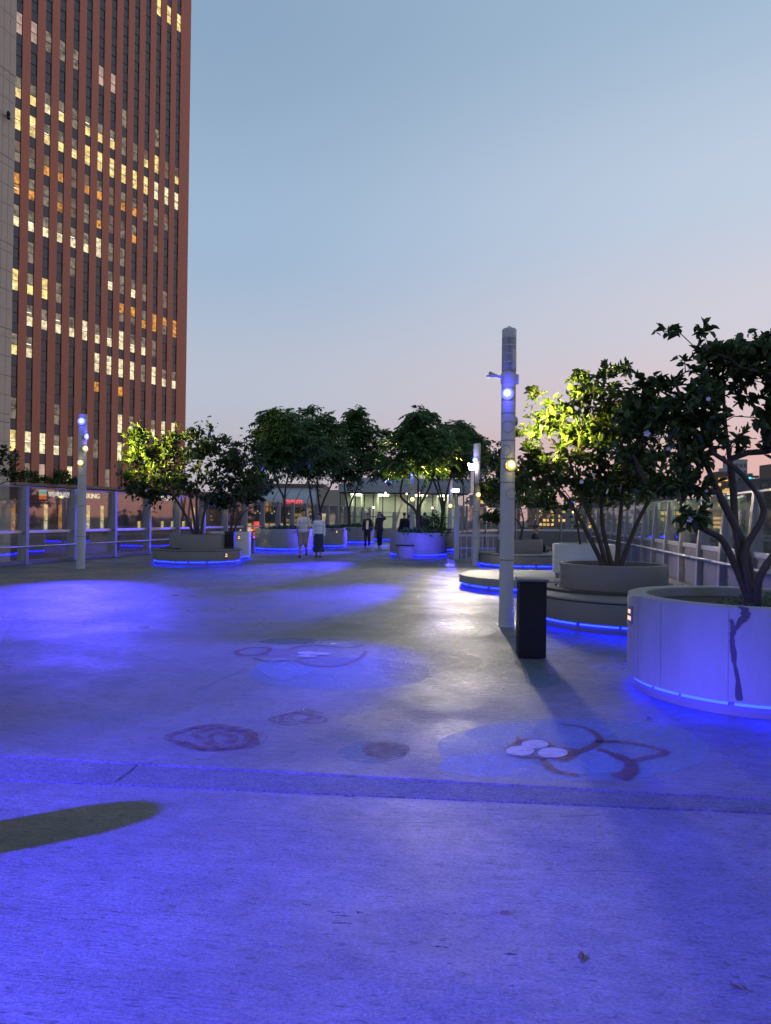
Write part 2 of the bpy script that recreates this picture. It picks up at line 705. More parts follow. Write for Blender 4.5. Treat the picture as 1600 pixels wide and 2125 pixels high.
def ribbon(pts, w, z, closed=False):
    P = [Vector((p[0], p[1], 0)) for p in pts]
    n = len(P)
    mb = MB()
    vs = []
    for i, p in enumerate(P):
        a = P[(i - 1) % n] if (closed or i > 0) else p
        b = P[(i + 1) % n] if (closed or i < n - 1) else p
        d = (b - a).normalized()
        q = Vector((-d.y, d.x, 0))
        ww = w[i] if isinstance(w, (list, tuple)) else w
        vs += [p + q * ww / 2, p - q * ww / 2]
    vs = [(v.x, v.y, z) for v in vs]
    m = n if closed else n - 1
    mb.add(vs, [(2 * i, 2 * i + 1, 2 * ((i + 1) % n) + 1, 2 * ((i + 1) % n)) for i in range(m)])
    return mb


def crom(pts, k=6, closed=True):
    out = []
    n = len(pts)
    for i in range(n if closed else n - 1):
        p = [Vector(pts[j % n]) if closed else Vector(pts[min(max(j, 0), n - 1)]) for j in (i - 1, i, i + 1, i + 2)]
        for s in range(k):
            t = s / k
            out.append(0.5 * ((2 * p[1]) + (p[2] - p[0]) * t + (2 * p[0] - 5 * p[1] + 4 * p[2] - p[3]) * t * t + (3 * p[1] - p[0] - 3 * p[2] + p[3]) * t ** 3))
    if not closed:
        out.append(Vector(pts[-1]))
    return out


def gpts(px, k=6, closed=True):
    return crom([ground(x, y).to_2d() for x, y in px], k, closed)


def gell(cx, cy, rx, ry, n=14, jit=0.0, seed=0):
    q = random.Random(seed)
    return [(cx + rx * math.cos(2 * math.pi * i / n) * (1 + q.uniform(-jit, jit)), cy + ry * math.sin(2 * math.pi * i / n) * (1 + q.uniform(-jit, jit))) for i in range(n)]


def gfill(name, px, z, m, parent, k=6):
    P = gpts(px, k)
    mb = MB()
    mb.add([(p.x, p.y, z) for p in P], [tuple(range(len(P)))])
    o = mb.build(name, m, parent)
    if o.data.polygons[0].normal.z < 0:
        o.data.flip_normals()
    return o


def crack(px, w=0.008):
    P = []
    for i in range(len(px) - 1):
        for s in range(8):
            t = s / 8
            P.append((px[i][0] + (px[i + 1][0] - px[i][0]) * t + rnd.uniform(-2, 2), px[i][1] + (px[i + 1][1] - px[i][1]) * t + rnd.uniform(-1, 1)))
    G = [ground(x, y) for x, y in P]
    ribbon(G, [w * rnd.uniform(0.4, 1.4) for _ in G], 0.0012).build('crack', M_CRACK, deck)


crack([(238, 1624), (262, 1606), (292, 1581)], 0.009)
crack([(392, 1442), (450, 1414), (520, 1384)], 0.008)
crack([(500, 1716), (900, 1706), (1300, 1690)], 0.003)
crack([(1010, 1822), (1250, 1806), (1420, 1815)], 0.0025)

# ---- floor paintings (flat old paint on the concrete)
W_BLUE = worn('paint_pale_blue', (0.21, 0.32, 0.41), 0.46, lo=0.16, hi=0.62)
W_BLUE2 = worn('paint_sky_blue', (0.28, 0.37, 0.48), 0.46, lo=0.15, hi=0.6)
W_TEAL = worn('paint_teal', (0.10, 0.24, 0.22), 0.46, lo=0.1, hi=0.6)
W_GREEN = worn('paint_green', (0.05, 0.15, 0.08), 0.50)
W_BROWN = worn('paint_brown', (0.15, 0.05, 0.055), 0.30, lo=0.18, hi=0.85)
W_RED = worn('paint_red', (0.15, 0.045, 0.06), 0.50, lo=0.05, hi=0.8)
W_WHITE = worn('paint_white', (0.55, 0.50, 0.47), 0.22, lo=0.35, hi=0.8)
W_CREAM = worn('paint_cream', (0.40, 0.375, 0.35), 0.55, rough=0.34, scale=9.0, lo=0.05, hi=0.75)
W_PINK = worn('paint_pink', (0.26, 0.15, 0.22), 0.56, lo=0.03, hi=0.5)
W_CHALK = worn('chalk_smear', (0.42, 0.42, 0.42), 0.66, rough=0.6, scale=22.0, lo=0.0, hi=0.75)
W_SALT = worn('dried_paint_film', (0.38, 0.38, 0.38), 0.56, rough=0.32, scale=6.0, lo=0.0, hi=0.7)

fm = thing('floor_painting', 'faded floor flower with three white ovals beside the paving joint', 'floor painting')
gfill('disc', gell(1190, 1556, 285, 66, 16, 0.03, 1), 0.002, W_BLUE, fm)
for i, (cx, cy, rx, ry) in enumerate([(1010, 1590, 95, 26), (1050, 1525, 80, 22), (1190, 1520, 85, 22), (1215, 1583, 95, 26)]):
    gfill('petal', gell(cx, cy, rx, ry, 10, 0.06, i), 0.004, W_BLUE2, fm)


def gline(name, px, w, z, m, parent, k=6):
    P = gpts(px, k, False)
    if not isinstance(w, (int, float)):
        w = [w[0] + (w[1] - w[0]) * i / (len(P) - 1) for i in range(len(P))]
    return ribbon(P, w, z).build(name, m, parent)


gline('outline', [(1160, 1503), (1215, 1512), (1245, 1535), (1215, 1556), (1180, 1567), (1168, 1582)], (0.03, 0.085), 0.006, W_BROWN, fm)
gline('outline', [(1235, 1540), (1290, 1541), (1345, 1550), (1383, 1562), (1345, 1573), (1300, 1580), (1260, 1562), (1240, 1556)], (0.06, 0.05), 0.006, W_BROWN, fm)
gline('outline', [(1275, 1565), (1305, 1583), (1308, 1602), (1282, 1616)], (0.07, 0.11), 0.007, W_BROWN, fm)
gline('outline', [(1075, 1530), (1072, 1545), (1052, 1556), (1075, 1572), (1118, 1574), (1130, 1583), (1150, 1601), (1200, 1611)], (0.03, 0.07), 0.006, W_BROWN, fm)
gline('outline', [(1060, 1550), (1090, 1537), (1130, 1540), (1148, 1553), (1192, 1558), (1180, 1575), (1130, 1572)], (0.04, 0.05), 0.007, W_BROWN, fm)
for cx, cy, rx, ry in [(1110, 1547, 28, 9), (1079, 1561, 29, 10), (1147, 1565, 31, 10.5)]:
    gfill('oval', gell(cx, cy, rx, ry, 12, 0.02), 0.010, W_WHITE, fm)

fm = thing('floor_painting', 'small faded floor flower with purple petals and white dots mid plaza', 'floor painting')
gfill('disc', gell(700, 1398, 190, 34, 16, 0.04, 5), 0.002, W_BLUE, fm)
gfill('petal', gell(672, 1372, 62, 11, 12, 0.05, 2), 0.004, W_PINK, fm)
gfill('petal', gell(575, 1355, 45, 8, 12, 0.05, 3), 0.004, W_PINK, fm)
gfill('leaf', gell(600, 1331, 62, 6, 10, 0.15, 4), 0.004, W_GREEN, fm)
gfill('petal', [(530, 1380), (575, 1368), (650, 1384), (640, 1398), (590, 1413), (545, 1398)], 0.005, W_BLUE2, fm)
for p in ([(490, 1352), (520, 1345), (560, 1346), (545, 1358), (500, 1360), (490, 1352)], [(525, 1366), (560, 1374), (610, 1371), (640, 1381), (700, 1383), (745, 1368), (760, 1352)],
          [(600, 1347), (650, 1340), (720, 1345), (755, 1340)]):
    gline('outline', p, 0.05, 0.007, W_BROWN, fm)
for cx, cy in [(636, 1356.5), (638, 1363), (669, 1358)]:
    gfill('oval', gell(cx, cy, 18, 3, 12), 0.010, W_WHITE, fm)

fm = thing('floor_painting', 'pale concentric rings painted on the floor left of the dark bin', 'floor painting')
gfill('field', [(800, 1330), (930, 1322), (1030, 1340), (1085, 1380), (1098, 1425), (1060, 1446), (960, 1440), (880, 1420), (800, 1400)], 0.002, W_CREAM, fm)
c = ground(872, 1371)
for r_ in (0.18, 0.42, 0.68):
    P = [(c.x + r_ * 1.05 * math.cos(2 * math.pi * i / 40), c.y + r_ * math.sin(2 * math.pi * i / 40)) for i in range(40)]
    ribbon(P, 0.07, 0.005, True).build('ring', W_CREAM, fm)

fm = thing('floor_painting', 'teal painted leaf on the floor at the foot of the dark bin', 'floor painting')
gfill('leaf', [(1068, 1372), (1110, 1376), (1128, 1388), (1160, 1408), (1158, 1420), (1120, 1428), (1095, 1420), (1085, 1395)], 0.003, W_TEAL, fm)
fm = thing('floor_painting', 'large dark red scribbled rose painted on the floor left of centre', 'floor painting')
gfill('bloom', gell(455, 1533, 102, 28, 14, 0.08, 9), 0.002, W_PINK, fm)
for i, (sx, sy, dx) in enumerate([(100, 26, 0), (72, 22, 20), (50, 16, 25), (30, 10, 10), (90, 24, -12)]):
    gline('outline', [(455 + dx + sx * rnd.uniform(0.68, 1.1) * math.cos(t * 0.62 + i), 1532 + sy * rnd.uniform(0.6, 1.15) * math.sin(t * 0.62 + i)) for t in range(9)], (0.03, 0.08), 0.004 + 0.001 * i, W_RED, fm)
fm = thing('floor_painting', 'small dark red scribble painted on the floor above the rose', 'floor painting')
for i, (sx, sy) in enumerate([(62, 14), (48, 10), (30, 6)]):
    gline('outline', [(622 + sx * rnd.uniform(0.7, 1.1) * math.cos(t * 0.7 + i), 1491 + sy * rnd.uniform(0.6, 1.15) * math.sin(t * 0.7 + i)) for t in range(9)], (0.03, 0.06), 0.003 + 0.001 * i, W_RED, fm)
fm = thing('floor_painting', 'brown and teal smudged oval painted against the paving joint', 'floor painting')
gfill('oval', gell(775, 1562, 72, 22, 12, 0.08, 3), 0.002, W_TEAL, fm)
gfill('core', gell(800, 1558, 52, 17, 12, 0.08, 4), 0.004, W_RED, fm)
fm = thing('floor_painting', 'whitish worn paint film on the floor at far left of plaza', 'floor painting')
gfill('film', [(70, 1235), (130, 1218), (260, 1216), (330, 1228), (300, 1262), (250, 1290), (120, 1312), (40, 1330), (0, 1345), (30, 1280)], 0.002, W_SALT, fm)
gfill('film', [(0, 1348), (60, 1338), (170, 1340), (150, 1362), (60, 1372), (0, 1378)], 0.002, W_SALT, fm)
fm = thing('floor_painting', 'pale chalky smear on the floor above the joint on the left', 'floor painting')
gfill('smear', [(135, 1512), (160, 1500), (190, 1496), (222, 1476), (240, 1486), (225, 1494), (215, 1505), (180, 1512), (160, 1520)], 0.002, W_CHALK, fm)
gfill('smear', [(155, 1572), (165, 1555), (192, 1548), (205, 1535), (262, 1520), (240, 1540), (238, 1551), (205, 1560), (195, 1574)], 0.002, W_CHALK, fm)
fm = thing('floor_painting', 'blue paint patches on the floor in front of the far left planter', 'floor painting')
gfill('patch', [(275, 1187), (330, 1183), (400, 1186), (340, 1192)], 0.002, W_BLUE2, fm)
gfill('patch', [(380, 1196), (470, 1190), (560, 1197), (470, 1204)], 0.002, W_BLUE, fm)
fm = thing('floor_painting', 'cream paint swirl on the floor left of the tall white post', 'floor painting')
gfill('patch', [(800, 1290), (900, 1268), (1010, 1285), (1030, 1310), (960, 1325), (850, 1318)], 0.002, W_CREAM, fm)
gline('swirl', [(880, 1262), (950, 1270), (992, 1300), (960, 1322), (900, 1318)], 0.09, 0.004, W_CREAM, fm)


# ================================================================== FENCES
def fence(name, label, pts, spacing, H, mid, hand=None, fin=(0.10, 0.24), kerb=0.12, lean=0.0, glass_low=True, solid_low=None):
    """glass parapet: tapered steel fins, one pane per bay, rails and a kerb"""
    root = thing(name, label, 'fence', (pts[0][0], pts[0][1], 0))
    P = [Vector((p[0], p[1], 0)) for p in pts]
    O = P[0].copy()
    # resample
    stations, dist = [P[0]], 0.0
    acc = 0.0
    for a, b in zip(P[:-1], P[1:]):
        L = (b - a).length
        t = spacing - acc
        while t <= L + 1e-6:
            stations.append(a + (b - a) * (t / L))
            t += spacing
        acc = (L - (t - spacing))
    w, d = fin
    finm = MB()
    prof = [(-d * 0.5, 0), (d * 0.5, 0), (d * 0.42, H * 0.45), (d * 0.05 + lean, H), (-d * 0.45 + lean, H), (-d * 0.5, H * 0.45)]
    finm.add([(-w / 2, y, z) for y, z in prof] + [(w / 2, y, z) for y, z in prof],
             [tuple(range(6)), tuple(range(11, 5, -1))] + [(i + 6, (i + 1) % 6 + 6, (i + 1) % 6, i) for i in range(6)])
    fin_me = finm.mesh('post', M_STEEL)
    plate = MB().box(-w * 1.1, w * 1.1, -d * 0.7, d * 0.7, 0.0, 0.03, 0.006).mesh('base_plate', M_STEEL)
    for i, s in enumerate(stations):
        t = stations[min(i + 1, len(stations) - 1)] - stations[max(i - 1, 0)]
        rz = math.atan2(t.y, t.x)
        po = inst('post', fin_me, root, s - O, rz)
        inst('base_plate', plate, po, (0, 0, 0))
        if i == len(stations) - 1:
            continue
        n = stations[i + 1]
        v = n - s
        L = v.length
        rz2 = math.atan2(v.y, v.x)
        MB().box(0.06, L - 0.06, -0.008, 0.008, mid + 0.07, H - 0.05).build('glass_pane', M_GLASS, root, loc=s - O, rz=rz2)
        if solid_low is not None:
            MB().box(0.06, L - 0.06, -0.015, 0.015, kerb + 0.02, mid - 0.01).build('lower_panel', solid_low, root, loc=s - O, rz=rz2)
        elif glass_low:
            MB().box(0.06, L - 0.06, -0.008, 0.008, kerb + 0.03, mid - 0.01).build('glass_pane', M_GLASS, root, loc=s - O, rz=rz2)
        MB().box(0.04, L - 0.04, -0.04, 0.04, mid, mid + 0.09, 0.008).build('middle_rail', M_STEEL_L, root, loc=s - O, rz=rz2)
        MB().box(0.0, L - 0.004, -0.14, 0.14, 0.0, kerb, 0.01).build('kerb', M_PLANT2, root, loc=s - O + Vector((0, 0, 0.002)), rz=rz2)
        MB().box(0.05, L - 0.05, -0.012, 0.012, H - 0.04, H - 0.005).build('top_rail', M_STEEL, root, loc=s - O, rz=rz2)
        if hand is not None:
            side = hand[1]
            MB().tube([(0, side, hand[0]), (L, side, hand[0])], 0.025, 8).build('handrail', M_STEEL_L, root, True, loc=s - O, rz=rz2)
    return root


fence('glass_fence', 'long glass parapet with grey steel fins along the left side', [(fl(y), y) for y in (15.6, 62)], 2.26, 2.35, 0.93, (0.55, -0.35), (0.13, 0.30))
fence('glass_fence', 'glass parapet with pale steel fins along the right side', [(fr(y), y) for y in (1.0, 37)], 1.66, 2.08, 0.95, (0.78, 0.22), (0.14, 0.26), solid_low=mat('fence_panel', (0.16, 0.155, 0.18), 0.5, metal=0.2))
fence('glass_fence', 'curved glass parapet bending behind the seated person', crom([(2.75, 28.2), (3.6, 31.5), (5.4, 34.6), (7.8, 36.2), (10.05, 36.6)], 5, False), 1.35, 2.05, 0.95, None, (0.08, 0.14), solid_low=mat('fence_panel', (0.16, 0.155, 0.18), 0.5))
fence('glass_fence', 'far glass parapet in front of the lit glass pavilion', [(-2.9, 57.5), (1.0, 58.6), (2.6, 58.8)], 1.25, 1.95, 0.35, None, (0.30, 0.2))

# white gate posts and low gate frame beside the far light pole
gt = thing('barrier_frame', 'pale steel barrier with vertical bars beside the far light pole', 'barrier', (2.66, 27.6, 0))
MB().box(-0.09, 0.09, -0.09, 0.09, 0, 2.0, 0.01).build('post', M_POLE, gt)
MB().box(0.1, 1.9, -0.03, 0.03, 0.86, 0.94, 0.008).build('top_bar', M_STEEL_L, gt)
MB().box(0.1, 1.9, -0.02, 0.02, 0.40, 0.45, 0.006).build('middle_bar', M_STEEL_L, gt)
for i in range(9):
    MB().box(0.16 + i * 0.2, 0.19 + i * 0.2, -0.012, 0.012, 0.0, 0.855).build('upright_bar', M_STEEL_L, gt)
MB().box(1.9, 1.98, -0.04, 0.04, 0, 1.0, 0.008).build('end_post', M_STEEL_L, gt)

# ================================================================== RED TOWER
A = R(29)
T0 = at(36.9, 300, 93)
M_BRICK = mat('red_brick', (0.58, 0.205, 0.135), 0.78, var=0.16, scale=0.7, bump=0.5, bscale=6, stretch=(1, 1, 9))
M_SPAN = mat('spandrel', (0.085, 0.082, 0.095), 0.35, var=0.15)
M_WFR = mat('window_frame', (0.02, 0.02, 0.024), 0.5)
M_DG = mat('dark_window_glass', (0.055, 0.057, 0.065), 0.12, var=0.6, scale=0.6, spec=0.7)
M_JAMB = mat('pier_side', (0.10, 0.045, 0.04), 0.8)
E_Y = emit('lit_window_yellow', (1.0, 0.74, 0.27), 0.95, 0.55, 2.0)
E_YW = emit('lit_window_cream', (1.0, 0.86, 0.52), 0.85, 0.55, 2.2)
E_O = emit('lit_window_orange', (1.0, 0.42, 0.07), 0.6, 0.7, 2.0)
E_P = emit('lit_window_pink', (0.85, 0.58, 0.48), 0.55, 0.35, 1.0)
E_D = emit('dim_window', (0.60, 0.50, 0.36), 0.27, 0.75, 1.5)
E_W = emit('warm_dim_window', (0.60, 0.38, 0.25), 0.20, 0.6, 0.9)
E_TUBE = emit('ceiling_tube', (1.0, 0.93, 0.70), 2.2)

tower = thing('office_tower', 'tall red brick office tower with narrow window strips, many lit yellow', 'building', (T0.x, T0.y, 0), R(90) - A)
COLP, ROWP, RTOP = 2.105, 4.06, 64.8
TT = 98.0
MB().box(-10.5, 29.9, 0.62, 30, STREET, TT - 0.5).build('core', M_SPAN, tower)
MB().box(-10.5, 29.93, 30.0, 30.4, STREET, TT).build('wall', M_BRICK, tower)
MB().box(27.3 + 0.5, 29.95, 0.0, 29.99, 5.0, TT).build('wall', M_BRICK, tower)
pier = MB().box(-0.575, 0.575, 0.0, 0.6, 5.0, TT).mesh('pier', M_BRICK)
for k in range(-5, 13):
    inst('pier', pier, tower, (COLP * (k + 0.5), 0, 0))
WW, WH = 0.955, 2.78
frm = MB()
for x0, x1, z0, z1 in [(-WW / 2, -WW / 2 + 0.06, 0, WH), (WW / 2 - 0.06, WW / 2, 0, WH), (-WW / 2 + 0.06, WW / 2 - 0.06, 0, 0.06), (-WW / 2 + 0.06, WW / 2 - 0.06, WH - 0.06, WH), (-WW / 2 + 0.06, WW / 2 - 0.06, WH * 0.46, WH * 0.46 + 0.06)]:
    frm.box(x0, x1, 0.10, 0.30, z0, z1)
frm = frm.mesh('window', M_WFR)


def pane_mesh(z0, z1, m):
    return MB().box(-WW / 2 + 0.062, WW / 2 - 0.062, 0.16, 0.18, z0, z1).mesh('pane', m)


PU = {c: pane_mesh(WH * 0.46 + 0.062, WH - 0.062, m) for c, m in dict(d=M_DG, y=E_Y, w=E_YW, o=E_O, p=E_P, m=E_D, r=E_W).items()}
PL = {c: pane_mesh(0.062, WH * 0.46 - 0.002, m) for c, m in dict(d=M_DG, y=E_Y, w=E_YW, o=E_O, p=E_P, m=E_D, r=E_W).items()}
tube_me = MB().box(-0.36, 0.25, 0.145, 0.158, 0, 0.07).mesh('ceiling_light', E_TUBE)
span_me = MB().box(-WW / 2 + 0.002, WW / 2 - 0.002, 0.12, 0.50, 0, ROWP - WH - 0.004).mesh('spandrel', M_SPAN)
# two letters per window: upper pane, lower pane; one row of 14 windows per storey from the top
ROWS = {
    -5: '. . . . . . . . . . yy . . y.',
    -4: '. . . . . . . . . . . yy yy yy',
    0: 'pp pp mm mm mm . pp pp . .. . . . .',
    2: 'my my mw my mm my my my mm mm ry yy rr ry',
    3: 'yy yy my my my yy yy yy yy yy yy ww ww ww',
    1: '. . . . . . . . mm . . mm . .',
    4: 'rm rm ro ro rr ro mo rr mo mo mm mm rm .',
    5: 'oo mo mm ro rr mm mo rr rm mo . rm . .',
    6: 'mw mw mw mw mw mw ww mm mm . . . . .',
    7: '. mm . . mm . . mw mm mw mm . mm .',
    8: 'yy my yy mm . . . . om om mo oo om oo',
    9: '. mw mw mw mw ww mw mw ww mw mw mm . .',
    10: 'my mw . . . . ww ww ww ww mm ww mw mw',
    11: '. . . . . . od . od . . . . .',
    12: 'mm . . mm . . . . ww mw . mw ww ww',
    13: 'yy ww ww mw mm . mm . ww . mm . yy yy',
    14: '. mm pm . ww . . mm . mm . . mw .',
}
for r_ in range(-5, 15):
    row = ROWS.get(r_, '. ' * 14).split()
    ztop = RTOP - ROWP * r_
    for k in range(14):
        c = row[k] if k < len(row) else '.'
        c = (c + c)[:2] if len(c) == 1 else c
        w_ = inst('window', frm, tower, (COLP * k, 0, ztop - WH))
        inst('upper_pane', PU.get(c[0], PU['d']), w_)
        inst('lower_pane', PL.get(c[1], PL['d']), w_)
        if (c in ('yy', 'ww', 'my', 'mw', 'oo')) and rnd.random() < 0.4:
            inst('ceiling_light', tube_me, w_, (0, 0, WH * rnd.choice((0.5, 0.62, 0.4, 0.25))))
        inst('spandrel', span_me, tower, (COLP * k, 0, ztop - ROWP + 0.002))

# podium with slit windows
M_POD = mat('podium_stone', (0.115, 0.042, 0.042), 0.5, var=0.15, scale=0.8)
M_COP = mat('podium_coping', (0.22, 0.17, 0.16), 0.6)
PY = -1.4
MB().box(-14, 44, PY, 0.55, STREET, 4.95).build('podium', M_POD, tower)
MB().box(-14, 44.1, PY - 0.25, 0.0, 4.955, 5.35).build('podium_coping', M_COP, tower)
MB().box(-14, 44, PY - 0.06, PY - 0.002, 2.95, 3.05).build('podium_band', M_COP, tower)
MB().box(-14, 44, PY - 0.10, PY - 0.002, -1.45, -1.25).build('podium_band', M_COP, tower)


def on_tower(px, py, off=PY):
    n = Vector((math.cos(A), -math.sin(A), 0))
    u = Vector((math.sin(A), math.cos(A), 0))
    p0 = Vector((T0.x, T0.y, 0)) - n * off
    r = ray(px, py)
    k = n.dot(p0 - Vector((0, 0, CAM_H))) / n.dot(r)
    q = Vector((0, 0, CAM_H)) + r * k
    return (q - Vector((T0.x, T0.y, 0))).dot(u), q.z


slit = MB().box(-0.34, 0.34, -0.06, -0.002, 0, 3.5).mesh('slit_window', M_WFR)
sl_up, sl_lo = {}, {}
for c, m in dict(d=M_DG, y=E_Y, w=E_YW, o=E_O, m=E_D).items():
    sl_up[c] = MB().box(-0.26, 0.26, -0.085, -0.062, 1.32, 3.4).mesh('pane', m)
    sl_lo[c] = MB().box(-0.26, 0.26, -0.085, -0.062, 0.1, 1.24).mesh('pane', m)
for px, c in [(27, 'oo'), (94, 'yw'), (124, 'oo'), (182, 'yw'), (211, 'yw'), (240, 'dd'), (263, 'dd'), (288, 'dy'), (311, 'yy'), (336, 'dy'), (357, 'dw'), (380, 'dy'), (401, 'yy'), (421, 'dd')]:
    u, z = on_tower(px, 1075)
    o = inst('slit_window', slit, tower, (u, PY, -0.75))
    inst('upper_pane', sl_up[c[0]], o)
    inst('lower_pane', sl_lo[c[1]], o)


def tower_sign(name, label, px, py, s, size, m, wide=1.0, gap=0.08, lift=0.12):
    u, z = on_tower(px, py)
    ux = Vector((math.sin(A), math.cos(A), 0))
    n = Vector((math.cos(A), -math.sin(A), 0))
    p = Vector((T0.x, T0.y, 0)) + ux * u + n * (-PY + lift)
    t = thing(name, label, 'sign', (p.x, p.y, z), R(90) - A)
    letters(t, s, size, m, extrude=0.05, wide=wide, gap=gap)
    return t


E_SIGN = emit('white_sign_letters', (1.0, 0.97, 0.95), 1.3)
E_SIGNY = emit('cream_sign_letters', (1.0, 0.90, 0.62), 1.4)
M_SIGNG = mat('grey_sign_letters', (0.42, 0.40, 0.40), 0.5)
t = tower_sign('building_sign', 'white lit Korean lettering beside a square teal and orange emblem', 99, 1030, '모두미술공간', 0.78, E_SIGN, 0.80, 0.05)
for (x0, x1, z0, z1, c_, nm) in [(-1.32, -0.30, 0.38, 0.80, (0.05, 0.55, 0.55), 'teal'), (-1.32, -0.30, 0.06, 0.37, (0.95, 0.60, 0.25), 'sand'), (-1.32, -0.30, -0.42, 0.05, (0.95, 0.17, 0.02), 'orange')]:
    MB().box(x0, x1, -0.05, 0.05, z0, z1).build('emblem_block', emit('emblem_' + nm, c_, 0.9), t)
tower_sign('building_sign', 'cream glowing PARKING lettering partly behind the left light pole', 160, 1033, 'PARKING', 0.92, E_SIGNY, 0.95)
tower_sign('building_sign', 'unlit grey lettering starting with SK on the dark red wall', 213, 1034, 'SK', 1.05, M_SIGNG)
tower_sign('building_sign', 'white lit lettering starting with SE behind the left tree', 333, 1038, 'SEOUL', 0.95, E_SIGN)

# ================================================================== STONE BUILDING AT THE LEFT EDGE
AS = R(15.6)
S0 = at(27, 500, 55)
M_STONE = mat('beige_stone', (0.56, 0.45, 0.37), 0.7, var=0.12, scale=1.5, bump=0.2, bscale=20)
M_STJ = mat('stone_joint', (0.15, 0.12, 0.10), 0.9)
stb = thing('stone_building', 'beige stone panel building cut off by the left picture edge', 'building', (S0.x, S0.y, 0), R(90) - AS)
MB().box(-14, -0.02, 0.06, 14, STREET, 44).build('core', M_STJ, stb)
MB().box(-14, 0.0, -0.4, 0.3, 1.9, 2.5, 0.05).build('cornice', M_STONE, stb)
MB().box(-14, -0.05, -0.25, 0.058, STREET, 1.895).build('base_wall', M_STONE, stb)
z, i = 2.52, 0
while z < 43.5:
    hgt = 0.62 if i % 5 == 4 else 1.42
    pm = MB().box(0.012, 0.588, -0.03 if i % 5 else -0.05, 0.058, 0.012, hgt - 0.012, 0.01).mesh('stone_panel', M_STONE)
    for k in range(7):
        inst('stone_panel', pm, stb, (-0.6 * (k + 1), 0, z))
    z += hgt
    i += 1
MB().box(-14, -4.21, -0.03, 0.058, 2.52, 43.5).build('wall', M_STONE, stb)
p = at(13, 240, 54.0)
lm = thing('wall_lamp', 'small black lamp bracket high on the beige stone wall', 'lamp', (p.x, p.y, p.z), R(90) - AS)
MB().tube([(0, 0.25, 0), (0, -0.12, 0)], 0.04, 8).build('bracket', M_BLACK, lm)
MB().ell((0, -0.2, 0.12), (0.14, 0.14, 0.2)).build('lamp_head', M_BLACK, lm, True)
MB().ell((0, -0.2, -0.2), (0.15, 0.14, 0.12)).build('lamp_base', M_BLACK, lm, True)

# ================================================================== GLASS PAVILION
E_CEIL = emit('pavilion_ceiling_light', (1.0, 1.0, 0.74), 4.5)
M_PAVW = mat('pavilion_wall', (0.60, 0.60, 0.52), 0.6, var=0.08, scale=0.8)
M_ROOF = mat('pavilion_roof', (0.33, 0.36, 0.42), 0.5, var=0.06)
M_MULL = mat('mullion', (0.035, 0.04, 0.045), 0.45)
M_PGL = glass('pavilion_glass', (0.88, 0.94, 0.90), 0.6, 0.02)
pv = thing('glass_pavilion', 'lit glass pavilion with flat grey roof at end of the walkway', 'pavilion', (1.4, 66, 0))
MB().box(-5.5, 6.0, 0, 10, 0.0, 0.05).build('floor', M_PLANT2, pv)
MB().box(-5.6, 6.1, -0.5, 10.2, 3.72, 4.45, 0.03).build('roof', M_ROOF, pv)
MB().box(-4.6, 6.6, 2.0, 9.6, 4.455, 5.15, 0.03).build('upper_roof', M_ROOF, pv)
MB().box(-1.0, 1.2, 3.0, 5.0, 5.155, 5.9, 0.03).build('roof_box', M_SPAN, pv)
MB().box(-5.4, 5.9, 9.6, 9.8, 0.05, 3.7).build('back_wall', M_PAVW, pv)
xs = [-5.45, -4.1, -3.3, -2.5, -1.65, -0.55, 0.55, 1.7, 2.8, 3.9, 5.0, 5.95]
for a_, b_ in zip(xs[:-1], xs[1:]):
    if not (-0.6 < a_ < 0.5):
        MB().box(a_ + 0.05, b_ - 0.05, -0.01, 0.01, 1.62, 3.6).build('glass_pane', M_PGL, pv)
        MB().box(a_ + 0.05, b_ - 0.05, -0.01, 0.01, 0.1, 1.52).build('glass_pane', M_PGL, pv)
        MB().box(a_ + 0.05, b_ - 0.05, -0.03, 0.03, 1.525, 1.615).build('transom', M_MULL, pv)
    MB().box(a_ - 0.045, a_ + 0.045, -0.06, 0.06, 0.05, 3.715).build('mullion', M_MULL, pv)
MB().box(-5.45, 5.95, -0.05, 0.05, 3.605, 3.712).build('head_beam', M_MULL, pv)
for x_ in (-4.2, -1.6, 1.6, 4.2):
    MB().box(x_ - 0.5, x_ + 0.5, 1.2, 8.8, 3.64, 3.70).build('ceiling_light', E_CEIL, pv)
for x_ in (-4.6, -3.6, -2.2, 2.2, 3.4, 4.6):
    MB().tube([(x_, 4.2, 0.05), (x_, 4.2, 3.63)], 0.14, 12).build('column', M_PAVW, pv, True)
for s_ in (-1, 1):
    MB().tube([(0.35 + s_ * 1.15, 2.6, 0.05), (0.35 + s_ * 0.12, 2.6, 3.4)], 0.16, 10).build('slanted_column', M_PAVW, pv, True)
MB().box(-4.8, -2.0, 5.5, 6.2, 0.05, 1.05).build('counter', M_PAVW, pv)
MB().box(1.6, 4.6, 7.2, 7.9, 0.05, 2.1).build('cabinet', mat('cabinet', (0.35, 0.42, 0.36), 0.5), pv)
E_PINK = emit('pink_bulb', (1.0, 0.58, 0.50), 3.5)
